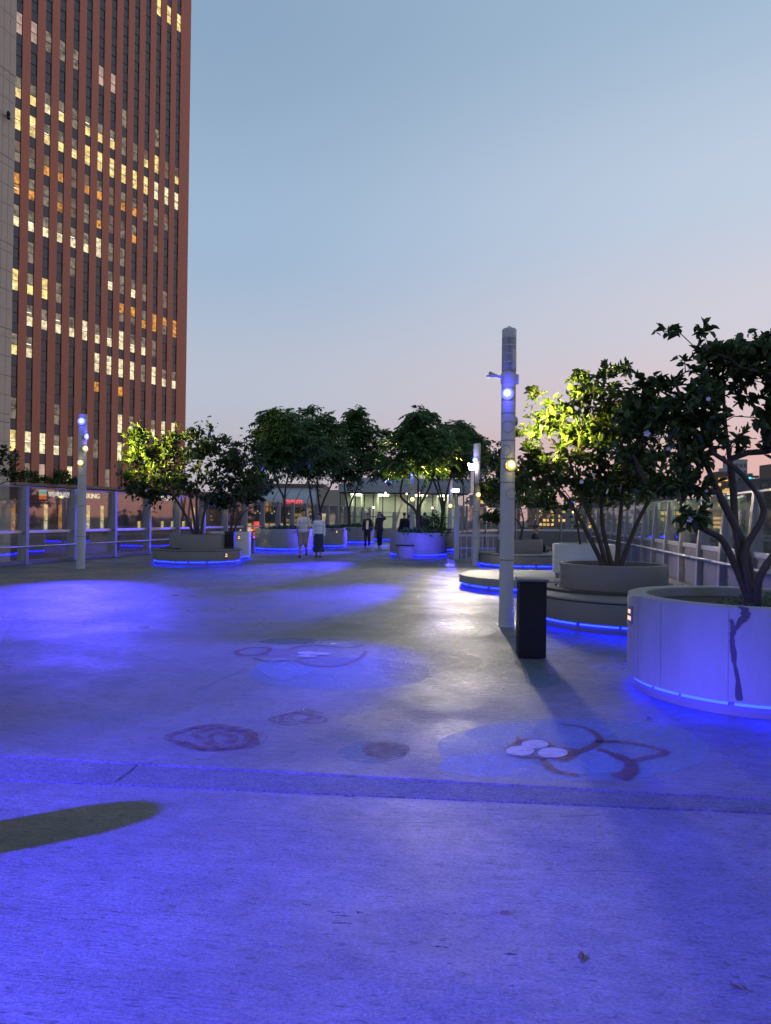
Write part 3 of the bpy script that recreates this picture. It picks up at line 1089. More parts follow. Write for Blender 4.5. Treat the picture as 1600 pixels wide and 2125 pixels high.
for i, (px, py) in enumerate([(800, 1023), (844, 1025), (870, 1027), (869, 1022), (866, 1027), (885, 1028), (775, 1053), (871, 1051), (897, 1054), (923, 1037)]):
    q = at(px, py, 63.5 if i < 6 else 60.0)
    b_ = thing('hanging_bulb', ['pink bulb under the pavilion eave, leftmost of the row', 'white bulb under the pavilion eave beside the far tree fork', 'pink bulb under the eave just left of the far pole', 'upper pink bulb of the close pair right of the far pole', 'lower pink bulb of the close pair right of the far pole', 'pink bulb under the eave farthest right in the row', 'pink bulb glowing low before the pavilion left panes', 'pink bulb glowing beside the standing silhouettes', 'pink bulb low beside the round hedge', 'bright pink bulb between the two far tree trunks'][i], 'bulb', q, 0, 'hanging bulbs by the pavilion')
    MB().ell((0, 0, 0), (0.085, 0.085, 0.1), 10, 6).build('bulb', E_PINK, b_, True)
    MB().tube([(0, 0, 0.09), (0, 0, 3.75 - q.z if q.z < 3.6 else 0.3)], 0.008, 5).build('cable', M_BLACK, b_)

# ================================================================== STATION HALL FAR BEHIND
SD = 160
M_STR = mat('station_roof', (0.30, 0.31, 0.33), 0.45, var=0.08, scale=0.2)
M_STW = mat('station_wall', (0.42, 0.37, 0.31), 0.7, var=0.05, scale=0.3)
M_STG = mat('station_glass', (0.06, 0.085, 0.08), 0.1, var=0.4, scale=0.15)
E_SH = emit('shop_light', (1.0, 0.62, 0.16), 1.1, 0.7, 0.6)
E_SH2 = emit('shop_light_pale', (1.0, 0.80, 0.45), 0.9, 0.6, 0.5)
x0, x1 = at(470, 1070, SD).x, at(662, 1070, SD).x
st = thing('station_hall', 'grey curved roof station hall with glowing shop row behind the fence', 'building', ((x0 + x1) / 2, SD, STREET))
hw = (x1 - x0) / 2
H0 = -STREET
MB().box(-hw, hw, 0.3, 30, 0, H0 + 3.4).build('wall', M_STG, st)
MB().box(-hw - 0.3, hw + 0.3, -1.2, 0.28, H0 + 3.4, H0 + 4.3).build('eave_band', M_STR, st)
prof = [(0 - 1.0 + 30 * t / 12, H0 + 4.32 + 5.4 * math.sin(math.pi * min(1, t / 12 * 1.0) * 0.5) ** 0.8) for t in range(13)]
rb = MB()
for i in range(12):
    (ya, za), (yb, zb) = prof[i], prof[i + 1]
    for j in range(8):
        xa, xb = -hw + 2 * hw * j / 8 + 0.08, -hw + 2 * hw * (j + 1) / 8 - 0.08
        MB().add([(xa, ya + 0.05, za), (xb, ya + 0.05, za), (xb, yb - 0.05, zb), (xa, yb - 0.05, zb), (xa, ya + 0.05, za - 0.3), (xb, ya + 0.05, za - 0.3), (xb, yb - 0.05, zb - 0.3), (xa, yb - 0.05, zb - 0.3)],
                 [(0, 1, 2, 3), (7, 6, 5, 4), (0, 4, 5, 1), (1, 5, 6, 2), (2, 6, 7, 3), (3, 7, 4, 0)]).build('roof_panel', M_STR, st)
MB().box(-hw, hw, 12, 29.5, H0 + 4.32, H0 + 9.0).build('roof_core', M_STJ, st)
for j in range(11):
    xa = -hw + 0.3 + 2 * hw * j / 11
    MB().box(xa, xa + 2 * hw / 11 - 0.4, -0.05, 0.28, H0 - 2.5, H0 - 0.15).build('shop_window', E_SH if j % 3 else E_SH2, st)
    MB().box(xa, xa + 2 * hw / 11 - 0.4, 0.0, 0.28, H0 + 0.2, H0 + 3.2).build('window', M_STG, st)
    if j % 2:
        for q in range(3):
            MB().box(xa + 0.3 + q * 0.55, xa + 0.55 + q * 0.55, -0.06, -0.02, H0 + 1.9 + 0.4 * (q % 2), H0 + 2.2 + 0.4 * (q % 2)).build('lamp', E_YW, st)
MB().box(-hw, hw, -0.3, 0.28, H0 - 0.14, H0 + 0.19).build('ledge', mat('orange_trim', (0.5, 0.16, 0.05), 0.5), st)
p = at(592, 1045, SD - 1.6)
sg = thing('shop_sign', 'red glowing OUTLETS lettering on the station hall eave', 'sign', p)
letters(sg, 'OUTLETS', 1.15, emit('red_sign_letters', (1.0, 0.03, 0.02), 2.6), gap=0.06, wide=0.78)
x0, x1 = at(655, 1070, 130).x, at(716, 1070, 130).x
an = thing('station_annex', 'cream low annex with brown awning beside the station hall', 'building', ((x0 + x1) / 2, 130, STREET))
hw = (x1 - x0) / 2
MB().box(-hw, hw, 0, 14, 0, H0 + 6.2).build('wall', M_STW, an)
MB().box(-hw - 0.2, hw + 0.2, -1.0, -0.002, H0 + 2.2, H0 + 3.4).build('awning', mat('awning', (0.20, 0.16, 0.15), 0.7), an)
for j, (xa, m, za, zb) in enumerate([(-hw + 0.4, E_SH2, -3.0, -0.3), (-hw + 2.4, E_D, 0.3, 2.0), (hw - 2.6, E_SH2, 0.2, 1.9), (hw - 1.9, E_SH, -3.2, -0.4), (-hw + 0.4, E_SH2, 0.6, 2.0)]):
    MB().box(xa, xa + 1.5, -0.12, -0.002, H0 + za, H0 + zb).build('window', m, an)

# ================================================================== CITY BEYOND THE RIGHT FENCE
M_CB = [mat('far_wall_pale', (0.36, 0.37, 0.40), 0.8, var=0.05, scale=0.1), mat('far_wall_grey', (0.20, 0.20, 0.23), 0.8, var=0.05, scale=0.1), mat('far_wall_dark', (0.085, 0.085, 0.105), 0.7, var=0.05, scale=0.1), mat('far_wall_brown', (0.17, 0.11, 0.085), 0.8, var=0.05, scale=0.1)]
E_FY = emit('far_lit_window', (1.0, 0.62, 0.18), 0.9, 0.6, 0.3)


def city_block(label, px0, px1, ytop, d, mi, cols, rows, lit, depth=None, z_lo=0.0, name='city_building'):
    p0, p1 = at(px0, ytop, d), at(px1, ytop, d)
    zt = p0.z
    t = thing(name, label, 'building', ((p0.x + p1.x) / 2, d, STREET))
    w = (p1.x - p0.x) / 2
    H = zt - STREET
    MB().box(-w, w, 0, depth or 2 * w, 0, H).build('wall', M_CB[mi], t)
    MB().box(-w - 0.15, w + 0.15, -0.15, (depth or 2 * w) + 0.1, H + 0.002, H + 0.02 * H + 0.3).build('parapet', M_CB[mi], t)
    MB().box(-w * 0.4, w * 0.2, w * 0.5, w * 1.2, H + 0.02 * H + 0.302, H + 0.02 * H + 0.3 + w * 0.45).build('roof_box', M_CB[(mi + 1) % 4], t)
    zl = max(2.5, z_lo - STREET)
    cw, rh = 2 * w / cols, (H - zl - 0.5) / rows
    wd = MB().box(-cw * 0.34, cw * 0.34, -0.25, -0.002, -rh * 0.28, rh * 0.28).mesh('window', M_DG)
    wl_ = MB().box(-cw * 0.34, cw * 0.34, -0.25, -0.002, -rh * 0.28, rh * 0.28).mesh('window', E_FY)
    for i in range(cols):
        for j in range(rows):
            inst('window', wl_ if rnd.random() < lit else wd, t, (-w + cw * (i + 0.5), 0, zl + rh * (j + 0.5)))
    return t, w, H


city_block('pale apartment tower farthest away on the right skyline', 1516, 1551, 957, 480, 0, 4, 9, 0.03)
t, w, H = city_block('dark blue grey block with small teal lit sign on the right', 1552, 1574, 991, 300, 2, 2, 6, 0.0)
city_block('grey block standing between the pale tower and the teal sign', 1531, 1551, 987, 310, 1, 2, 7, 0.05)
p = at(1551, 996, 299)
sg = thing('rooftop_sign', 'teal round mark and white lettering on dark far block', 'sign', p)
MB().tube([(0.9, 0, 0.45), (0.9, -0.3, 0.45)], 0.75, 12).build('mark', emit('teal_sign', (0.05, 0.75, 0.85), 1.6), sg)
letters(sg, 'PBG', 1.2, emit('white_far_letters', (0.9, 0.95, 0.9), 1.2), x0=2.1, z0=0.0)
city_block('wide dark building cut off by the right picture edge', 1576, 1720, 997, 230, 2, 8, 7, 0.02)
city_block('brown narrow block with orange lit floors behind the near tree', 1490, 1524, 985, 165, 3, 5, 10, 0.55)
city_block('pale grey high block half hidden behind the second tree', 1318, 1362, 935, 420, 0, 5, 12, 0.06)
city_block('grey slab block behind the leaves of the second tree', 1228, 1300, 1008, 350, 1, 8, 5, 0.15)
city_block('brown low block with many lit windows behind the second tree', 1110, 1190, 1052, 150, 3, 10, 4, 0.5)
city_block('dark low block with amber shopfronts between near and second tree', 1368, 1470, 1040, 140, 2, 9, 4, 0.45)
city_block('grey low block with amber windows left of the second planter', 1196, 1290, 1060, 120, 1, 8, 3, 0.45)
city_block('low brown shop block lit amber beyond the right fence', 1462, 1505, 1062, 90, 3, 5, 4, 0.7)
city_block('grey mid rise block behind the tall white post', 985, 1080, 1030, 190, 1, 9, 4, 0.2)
p = at(1502, 1022, 139)
sg = thing('street_sign', 'tall amber lit vertical sign behind the near tree stems', 'sign', p)
MB().box(-0.15, 2.0, -0.2, 0.2, -0.1, 0.55).build('sign_head', E_FY, sg)
for i in range(4):
    MB().box(1.1, 2.0, -0.2, 0.2, -1.5 - i * 0.95, -0.75 - i * 0.95).build('sign_panel', emit('amber_sign', (1.0, 0.40, 0.05), 1.5, 0.4, 1.5), sg)
MB().box(1.45, 1.65, 0.22, 0.42, STREET - p.z, 0.4).build('sign_post', M_BLACK, sg)

# ================================================================== PLANTERS
def led_ring(parent, r, z, seed, seg=22, gap=2.2, m=None, c=(0, 0)):
    q = random.Random(seed)
    a = q.uniform(0, 40)
    end = a + 360
    while a < end - 6:
        L = min(seg * q.uniform(0.55, 1.25), end - a - 2)
        MB().lathe([(r - 0.02, z), (r, z), (r, z + 0.020), (r - 0.02, z + 0.020), (r - 0.02, z)], 8, c, R(a), R(a + L)).build('light_strip', m or M_LED, parent)
        a += L + gap * q.uniform(0.5, 1.5)


def wall_prof(r, z0, z1, th, drop):
    return [(r - 0.05, z0), (r, z0 + 0.004), (r, z1 - 0.018), (r - 0.006, z1 - 0.006), (r - 0.02, z1), (r - th + 0.01, z1), (r - th, z1 - 0.01), (r - th, z1 - drop)]


def planter(label, c, r, h, m=None, seed=1, led=True, plate=None, name='round_planter', drop=0.09, th=0.10, n=72, base=0.0, group='round planters on the plaza'):
    t = thing(name, label, 'planter', (c[0], c[1], base), 0, group)
    MB().lathe(wall_prof(r, 0.115, h, th, drop + 0.05), n).build('wall', m or M_PLANT, t, True, 40)
    MB().lathe([(r - 0.06, 0), (r - 0.06, 0.12)], 48).build('plinth', M_PLANT2, t, True)
    MB().disc((0, 0), r - th + 0.005, h - drop).build('soil', M_SOIL, t)
    if led:
        led_ring(t, r - 0.045, 0.084, seed)
    if plate:
        put_plate(t, r, plate[0], plate[1])
    return t


def put_plate(t, r, ang, z, m=None):
    a = R(ang)
    o = bpy.data.objects.new('name_plate', MB().box(-0.06, 0.06, -0.012, 0.004, -0.08, 0.08, 0.004).mesh('name_plate', M_PLANT2))
    o.location = (r * math.cos(a), r * math.sin(a), z)
    o.rotation_euler = (0, 0, a + math.pi / 2)
    link(o, t)
    MB().box(-0.03, 0.03, -0.018, -0.0125, 0.014, 0.048).build('lit_panel', m or M_PLATE, o)
    MB().box(-0.045, 0.045, -0.018, -0.0125, -0.05, -0.014).build('lit_panel', m or M_PLATE, o)


def tiered(label, c, r1, h1, c2, r2, h2, seed, m1=None, m2=None, plate=None, wood=None):
    t = thing('bench_planter', label, 'planter', (c[0], c[1], 0), 0, 'planters with a bench step')
    MB().lathe(wall_prof(r1, 0.115, h1, r1 - 0.001, 0.0)[:6] + [(0.0, h1)], 80).build('bench_step', m1 or M_PLANT2, t, True, 40)
    MB().lathe([(r1 + 0.002, h1 - 0.045), (r1 + 0.006, h1 - 0.04), (r1 + 0.006, h1 - 0.03), (r1 + 0.002, h1 - 0.025)], 80).build('step_groove', M_BLACK, t, True)
    MB().lathe([(r1 - 0.06, 0), (r1 - 0.06, 0.12)], 48).build('plinth', M_PLANT2, t, True)
    led_ring(t, r1 - 0.045, 0.084, seed)
    d = (c2[0] - c[0], c2[1] - c[1])
    MB().lathe(wall_prof(r2, h1 + 0.003, h2, 0.09, 0.14), 64, d).build('wall', m2 or M_PLANT2, t, True, 40)
    MB().disc(d, r2 - 0.085, h2 - 0.09).build('soil', M_SOIL, t)
    if wood:
        MB().lathe([(wood[2], h1 + 0.002), (wood[3], h1 + 0.002), (wood[3], h1 + 0.04), (wood[2], h1 + 0.04), (wood[2], h1 + 0.002)], 30, d, R(wood[0]), R(wood[1])).build('seat_slat', M_WOOD, t)
    if plate:
        put_plate(t, r1, plate[0], plate[1])
    return t


near = planter('big near planter with a dark water stain running down its side', (3.32, 6.75), 1.05, 0.87, seed=4, plate=None, th=0.17, n=110)
put_plate(near, 1.05, 176, 0.68)
# dark stain running down the near planter's side
M_STAIN = mat('water_stain', (0.055, 0.05, 0.06), 0.35, var=0.2, scale=20)


def on_near(px, py):
    C = Vector((3.32, 6.75, 0))
    r = ray(px, py)
    a = r.x ** 2 + r.y ** 2
    b = -(r.x * C.x + r.y * C.y)
    cc = C.x ** 2 + C.y ** 2 - 1.05 ** 2
    k = (-b - math.sqrt(max(0, b * b - a * cc))) / a
    q = r * k
    return math.atan2(q.y - C.y, q.x - C.x), CAM_H + q.z


stain = [(1533, 1258, 4), (1545, 1262, 9), (1548, 1276, 10), (1540, 1288, 9), (1531, 1298, 6), (1523, 1306, 7), (1519, 1320, 5), (1520, 1340, 4.5), (1523, 1358, 5.5), (1523, 1372, 4), (1527, 1390, 3.5), (1531, 1410, 4.5), (1532, 1426, 5.5), (1533, 1444, 6), (1536, 1457, 6)]
L_, R_ = [], []
q_ = random.Random(3)
for i in range(len(stain) - 1):
    for s in range(4):
        t_ = s / 4
        x, y, w = [stain[i][k] + (stain[i + 1][k] - stain[i][k]) * t_ for k in range(3)]
        w *= q_.uniform(0.75, 1.3)
        for sgn, arr in ((-1, L_), (1, R_)):
            a, z = on_near(x + sgn * w, y)
            arr.append((1.0535 * math.cos(a), 1.0535 * math.sin(a), z))
sm = MB()
for i in range(len(L_) - 1):
    sm.quad(L_[i], R_[i], R_[i + 1], L_[i + 1])
sm.build('water_stain', M_STAIN, near)
sm = MB()
br = [(1517, 1285), (1520, 1296), (1519, 1304)]
P = [on_near(x + dx, y) for x, y in br for dx in (-4, 4)]
P = [(1.0535 * math.cos(a), 1.0535 * math.sin(a), z) for a, z in P]
sm.quad(P[0], P[1], P[3], P[2]).quad(P[2], P[3], P[5], P[4])
sm.build('water_stain', M_STAIN, near)
for ang_ in (186, 204, 236, 262, 300):
    a = R(ang_)
    MB().lathe([(1.0505, 0.13), (1.0512, 0.135), (1.0512, 0.845), (1.0505, 0.85)], 1, (0, 0), a, a + 0.0045).build('form_seam', M_PLANT2, near)

tiered('bench planter with multi stem tree behind the dark bin', (3.74, 11.3), 1.5, 0.45, (3.62, 11.75), 0.83, 0.86, 11, wood=(150, 325, 0.9, 1.12))
plat = thing('round_platform', 'low round concrete platform left of the tall white post', 'platform', (3.4, 16.8, 0))
MB().lathe(wall_prof(1.7, 0.10, 0.28, 1.69, 0.0)[:6] + [(0.0, 0.28)], 90).build('top', M_PLANT, plat, True, 40)
MB().lathe([(1.64, 0), (1.64, 0.105)], 60).build('plinth', M_PLANT2, plat, True)
led_ring(plat, 1.657, 0.07, 5, 30, 3)
planter('white planter with slim tree standing on the low platform', (4.32, 16.1), 0.66, 0.74, M_PLANTW, 6, False, base=0.281)
tiered('bench planter where the person in dark clothes sits', (4.55, 24.0), 1.5, 0.45, (4.35, 24.0), 0.75, 0.88, 21)
tl = tiered('bench planter with wide tree at the left of the plaza', (-6.05, 23.9), 1.40, 0.47, (-6.05, 23.9), 0.89, 0.93, 31, plate=(-38, 0.30), wood=(165, 250, 0.95, 1.2))
planter('pale planter squeezed behind the left bench planter', (-5.5, 26.3), 0.72, 0.96, M_PLANTW, 41, plate=(-55, 0.78))
planter('wide blue lit planter behind the walking couple', (-4.57, 33.4), 1.30, 0.97, M_PLANT, 51, plate=(-48, 0.8))
planter('planter with two slim trunks right of the walking couple', (-3.23, 37.4), 1.30, 0.97, M_PLANT, 61, plate=(-50, 0.8))
planter('planter with clipped greenery behind the two dark walkers', (-1.96, 43.0), 1.32, 0.97, M_PLANT, 71, plate=(-40, 0.75))
planter('planter with single forked tree in the middle of the plaza', (1.34, 29.7), 1.15, 0.95, M_PLANT, 81, plate=None)
planter('planter with round hedge behind the middle planter', (2.06, 34.4), 1.20, 0.97, M_PLANT, 91)
planter('small far planter between the dark walkers and middle planter', (0.05, 48.5), 1.05, 0.80, M_PLANT, 95)


# ================================================================== LIGHT POLES
def pole(label, c, H, r=0.105, lamps=(), rings=(), grille=False, seams=(0.9, 1.75, 2.6, 3.3), name='light_pole'):
    """lamps: (z, azimuth degrees in world, 'b'/'y', lens radius)"""
    t = thing(name, label, 'light pole', (c[0], c[1], 0), 0, 'white round light poles')
    top = H if not grille else H - 0.62
    MB().lathe([(r + 0.012, 0.0), (r + 0.012, 0.02), (r, 0.025), (r, top), (r - 0.01, top + 0.004), (0, top + 0.004)], 32).build('shaft', M_POLE, t, True, 40)
    for z in seams:
        MB().lathe([(r + 0.0005, z), (r + 0.003, z + 0.003), (r + 0.003, z + 0.011), (r + 0.0005, z + 0.014)], 32).build('seam', M_SEAM, t, True)
    if grille:
        MB().lathe([(r - 0.03, top + 0.005), (r - 0.03, H - 0.03)], 24).build('grille_core', M_BLACK, t, True)
        gb = MB()
        for i in range(38):
            a = 2 * math.pi * i / 38
            gb.lathe([(r - 0.012, top + 0.006), (r, top + 0.006), (r, H - 0.14), (r - 0.012, H - 0.14), (r - 0.012, top + 0.006)], 2, (0, 0), a, a + 0.095)
        gb.build('grille', M_POLE, t)
        for z in (top + 0.12, top + 0.24, top + 0.36):
            MB().lathe([(r - 0.008, z), (r + 0.001, z), (r + 0.001, z + 0.018), (r - 0.008, z + 0.018)], 32).build('grille_band', M_POLE, t, True)
        MB().lathe([(r, H - 0.139), (r, H - 0.02), (r - 0.015, H), (0, H)], 32).build('cap', M_POLE, t, True, 40)
        pl = MB().lathe([(r + 0.0015, top + 0.03), (r + 0.0035, top + 0.035), (r + 0.0035, top + 0.30), (r + 0.0015, top + 0.305)], 10, (0, 0), R(-70), R(20)).build('cover_plate', M_POLE, t, True)
        lp = MB().tube([(0.03 * math.cos(q), 0, H + 0.035 * math.sin(q)) for q in [math.pi * k / 8 for k in range(9)]], 0.006, 6).build('lifting_eye', M_SEAM, t, True)
    for z, az, rr in rings:
        pts = []
        for k in range(33):
            q = 2 * math.pi * k / 32
            a = R(az) + math.asin(max(-0.95, min(0.95, rr * math.cos(q) / r)))
            pts.append(((r + 0.001) * math.cos(a), (r + 0.001) * math.sin(a), z + rr * math.sin(q)))
        MB().tube(pts, 0.0035, 5, False).build('ring_groove', M_SEAM, t, True)
    for z, az, kind, rr in lamps:
        a = R(az)
        d = Vector((math.cos(a), math.sin(a), 0))
        side = Vector((-d.y, d.x, 0))
        up = Vector((0, 0, 1))
        h = MB()
        n = 24
        vs = []
        for k in range(n):
            q = 2 * math.pi * k / n
            o = side * math.cos(q) + up * math.sin(q)
            base = d * (math.sqrt(max(0.0004, r * r - (rr * 1.15 * math.cos(q)) ** 2)) - 0.01)
            vs += [base + o * rr * 1.18, d * (r + 0.012) + o * rr * 1.18, d * (r + 0.012) + o * rr]
        fs = []
        for k in range(n):
            k2 = (k + 1) % n
            fs += [(3 * k, 3 * k2, 3 * k2 + 1, 3 * k + 1), (3 * k + 1, 3 * k2 + 1, 3 * k2 + 2, 3 * k + 2)]
        h.add([v + up * z for v in vs], fs)
        lo = h.build('lamp', M_HOOD, t, True, 40)
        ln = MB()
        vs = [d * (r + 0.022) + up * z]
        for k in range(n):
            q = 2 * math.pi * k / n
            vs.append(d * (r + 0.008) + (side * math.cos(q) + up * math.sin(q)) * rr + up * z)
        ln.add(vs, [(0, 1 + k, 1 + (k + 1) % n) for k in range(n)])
        ln.build('lens_halo', M_HALO_B if kind == 'b' else M_HALO_Y, lo, True)  # glowing disc added behind the lens core for its coloured halo
        co = MB()
        vs = [d * (r + 0.03) + up * (z + rr * 0.1)]
        for k in range(n):
            q = 2 * math.pi * k / n
            vs.append(d * (r + 0.021) + (side * math.cos(q) + up * math.sin(q)) * rr * 0.68 + up * (z + rr * 0.1))
        co.add(vs, [(0, 1 + k, 1 + (k + 1) % n) for k in range(n)])
        co.build('lens', M_LENS_B if kind == 'b' else M_LENS_Y, lo, True)
        li = bpy.data.lights.new('lamp_spill', 'POINT')
        li.energy = (15.0 if kind == 'b' else 1.6) * min(1.0, (0.078 / rr) ** 2 * 0.7)
        li.color = BLUE if kind == 'b' else YELL
        li.shadow_soft_size = 0.03
        lo_ = bpy.data.objects.new('lamp_spill', li)
        lo_.location = d * (r + 0.13) + up * z
        link(lo_, t)
    return t


P2 = (1.75, 10.63)
P1 = (-8.52, 20.74)
P3 = (2.93, 23.86)
P4 = (1.22, 33.6)
P5 = (4.2, 48.0)
main = pole('tall white light pole beside the dark bin with camera arm', P2, 4.28, 0.103,
            [(3.33, -108, 'b', 0.078), (2.31, -74, 'y', 0.076), (2.95, 25, 'y', 0.066)],
            [(2.86, -100, 0.082), (2.52, -122, 0.075), (1.9, -60, 0.08), (3.72, -50, 0.075)], True, (0.95, 2.06, 2.40, 2.66, 3.05, 3.50))
left = pole('white light pole at the left fence in front of the red tower', P1, 4.32, 0.115,
            [(4.12, -85, 'b', 0.1), (3.70, -15, 'b', 0.09), (3.36, -30, 'y', 0.085), (2.96, -92, 'y', 0.085)], [(2.3, -60, 0.08)])
far3 = pole('white light pole with chrome torch lamp right of centre', P3, 3.95, 0.115, [(3.42, -125, 'b', 0.085), (3.0, 105, 'b', 0.085), (2.30, -70, 'y', 0.085)])
far4 = pole('white light pole standing behind the middle planter', P4, 4.2, 0.115, [(3.42, -120, 'b', 0.09), (2.36, -95, 'y', 0.11)])
far5 = pole('white light pole far off beside the curved parapet end', P5, 4.0, 0.13, [(3.30, -60, 'b', 0.12), (2.32, -95, 'y', 0.14)])
offA = pole('white light pole left of the photographer lighting the foreground', (-8.2, -0.3), 4.28, 0.103, [(3.33, 35, 'b', 0.064), (2.31, 60, 'y', 0.066)], [], True)
offB = pole('white light pole behind the photographer near the right fence', (2.6, -3.2), 4.28, 0.103, [(3.33, 80, 'b', 0.064)], [], True)
ramp_pole = pole('thin light pole on the far ramp beyond the right fence', (20.0, 79.0), 4.0, 0.13, [(3.4, -130, 'b', 0.16), (3.35, -50, 'b', 0.16), (2.3, -95, 'y', 0.14)])

# torch lamp clamped to the pole right of centre
q = at(981, 968, 23.55)
tl_ = thing('torch_lamp', 'bright chrome torch lamp clamped on pole right of centre', 'lamp', (q.x, q.y, 0))
MB().tube([(0, 0, 2.36), (0, 0, 3.05)], 0.075, 14).build('tube', mat('chrome', (0.7, 0.7, 0.72), 0.18, metal=1.0), tl_, True, 40)
E_WHITE = emit('white_hot_head', (1.0, 0.90, 0.74), 30.0)
MB().add([(-0.09, -0.07, 3.08), (0.08, -0.07, 3.07), (0.08, 0.08, 3.07), (-0.09, 0.08, 3.08), (-0.15, -0.08, 3.29), (0.07, -0.08, 3.26), (0.07, 0.09, 3.26), (-0.15, 0.09, 3.29)],
         [(0, 1, 5, 4), (1, 2, 6, 5), (2, 3, 7, 6), (3, 0, 4, 7), (4, 5, 6, 7), (3, 2, 1, 0)]).build('lamp_head', E_WHITE, tl_)
MB().box(-0.11, 0.11, -0.1, 0.1, 3.04, 3.065).build('collar', M_HOOD, tl_)
MB().box(0.05, 0.16, -0.02, 0.3, 2.62, 2.68).build('bracket', M_HOOD, tl_)
spot('torch_light', (q.x - 0.25, q.y - 0.35, 3.2), (q.x - 0.9, q.y - 8, 0), 1300, (1.0, 0.88, 0.70), 150, 0.8, 0.12, tl_)
q = at(946, 1018, 47.2)
fl_ = thing('flood_lamp', 'small white flood lamp beside the farthest light pole', 'lamp', (q.x, q.y, 0))
MB().box(-0.22, 0.2, -0.06, 0.06, q.z - 0.1, q.z + 0.12, 0.02).build('lamp_head', emit('flood_white', (1.0, 0.80, 0.68), 9.0), fl_)
MB().tube([(0, 0, 0), (0, 0, q.z - 0.102)], 0.04, 8).build('stem', M_HOOD, fl_)

# security camera / street lamp arm on the main pole
q = Vector((P2[0], P2[1], 3.565))
sc_ = thing('security_camera', 'slim camera arm clamped near the top of main pole', 'camera', q)
MB().lathe([(0.104, -0.075), (0.116, -0.07), (0.116, 0.06), (0.104, 0.065)], 28).build('clamp', M_POLE, sc_, True, 40)
MB().box(0.09, 0.135, -0.06, -0.02, -0.09, 0.05, 0.005).build('clamp_lug', M_POLE, sc_)
MB().tube([(-0.10, -0.03, 0.0), (-0.20, -0.055, 0.03), (-0.285, -0.075, 0.062)], [0.022, 0.022, 0.024], 10).build('arm', M_POLE, sc_, True, 40)
MB().ell((-0.262, -0.07, 0.02), (0.075, 0.05, 0.018), 14, 6).build('camera_head', M_POLE, sc_, True)
MB().tube([(-0.284, -0.075, 0.062), (-0.292, -0.077, 0.065)], [0.019, 0.019], 10).build('arm_end', M_BLACK, sc_)

# ================================================================== BLUE AND YELLOW BEAMS FROM THOSE LAMPS
spot('blue_beam', (-7.98, -0.16, 3.33), (-3.4, 1.6, 0), 49000, BLUE, 54, 0.8, 0.06, offA)
spot('blue_beam', (2.64, -2.9, 3.33), (3.2, 4.3, 0.0), 500, BLUE, 38, 0.9, 0.06, offB)
spot('blue_beam', (P2[0] - 0.1, P2[1] - 0.26, 3.33), (-1.6, 7.4, 0), 5800, BLUE, 46, 0.9, 0.05, main)
spot('blue_beam', (P1[0] + 0.07, P1[1] - 0.28, 4.12), (-5.9, 14.4, 0), 7200, BLUE, 38, 0.9, 0.06, left)
spot('blue_beam', (P3[0] - 0.18, P3[1] - 0.24, 3.42), (-1.7, 13.6, 0), 34000, BLUE, 19, 1.0, 0.06, far3)
spot('blue_beam', (P4[0] - 0.18, P4[1] - 0.28, 3.42), (-3.4, 20.6, 0), 56000, BLUE, 19, 1.0, 0.06, far4)
spot('blue_beam', (P4[0] - 0.3, P4[1] - 0.14, 3.42), (-3.2, 31.6, 0.3), 9000, BLUE, 46, 0.9, 0.06, far4)
spot('blue_beam', (P5[0] - 0.14, P5[1] - 0.3, 3.3), (-0.8, 36.5, 0), 24000, BLUE, 44, 1.0, 0.06, far5)
spot('blue_beam', (P3[0] - 0.08, P3[1] + 0.3, 3.0), (1.0, 28.6, 0.3), 2600, BLUE, 36, 0.9, 0.06, far3)
spot('yellow_beam', (P2[0] + 0.22, P2[1] + 0.12, 2.95), (2.5, 11.35, 3.05), 2000, YELL, 76, 0.7, 0.06, main)
spot('yellow_beam', (P1[0] + 0.26, P1[1] + 0.1, 3.5), (-7.5, 23.2, 3.8), 4600, YELL, 60, 0.8, 0.06, left)
spot('yellow_beam', (P4[0] + 0.02, P4[1] - 0.3, 2.4), (1.4, 30.3, 4.3), 3200, YELL, 80, 0.9, 0.06, far4)
spot('yellow_beam', (P3[0] + 0.28, P3[1] + 0.02, 2.6), (4.5, 24.1, 2.7), 900, YELL, 100, 0.9, 0.06, far3)

# ================================================================== BINS, BOXES, SMALL THINGS
bn = thing('litter_bin', 'tall dark square litter bin in front of the white pole', 'bin', (0, 0, 0))
c = ground(1097, 1368)
bn.location = (c.x, c.y + 0.16, 0)
bn.rotation_euler = (0, 0, R(-4))
w = 0.15
bn.location.x += 0.055
MB().box(-w, w, -w, w, 0.012, 0.85, 0.012).build('body', M_DARK, bn)
MB().box(-w - 0.018, w + 0.018, -w - 0.018, w + 0.018, 0.852, 0.882, 0.006).build('lid', mat('bin_lid', (0.11, 0.11, 0.13), 0.35, metal=0.4), bn)
MB().box(-w + 0.03, w - 0.01, -w - 0.008, -w - 0.001, 0.05, 0.76).build('door', M_DARK, bn)
MB().box(-w + 0.02, -w + 0.026, -w - 0.009, -w - 0.001, 0.03, 0.78).build('door_gap', M_BLACK, bn)
MB().box(-w + 0.03, w - 0.03, -w + 0.03, w - 0.03, 0, 0.0125).build('foot', M_BLACK, bn)
bx = thing('control_box', 'black upright box standing on the left bench step', 'box', (-5.02, 23.95, 0.472))
MB().box(-0.15, 0.15, -0.15, 0.15, 0, 0.52, 0.01).build('body', M_BLACK, bx)
MB().box(-0.165, 0.165, -0.165, 0.165, 0.522, 0.55, 0.006).build('lid', M_DARK, bx)
MB().box(-0.12, 0.12, -0.158, -0.152, 0.06, 0.46).build('door', M_DARK, bx)
c = ground(523, 1147)
sb = thing('litter_bin', 'small grey round bin beside the wide blue lit planter', 'bin', (c.x, c.y + 0.1, 0))
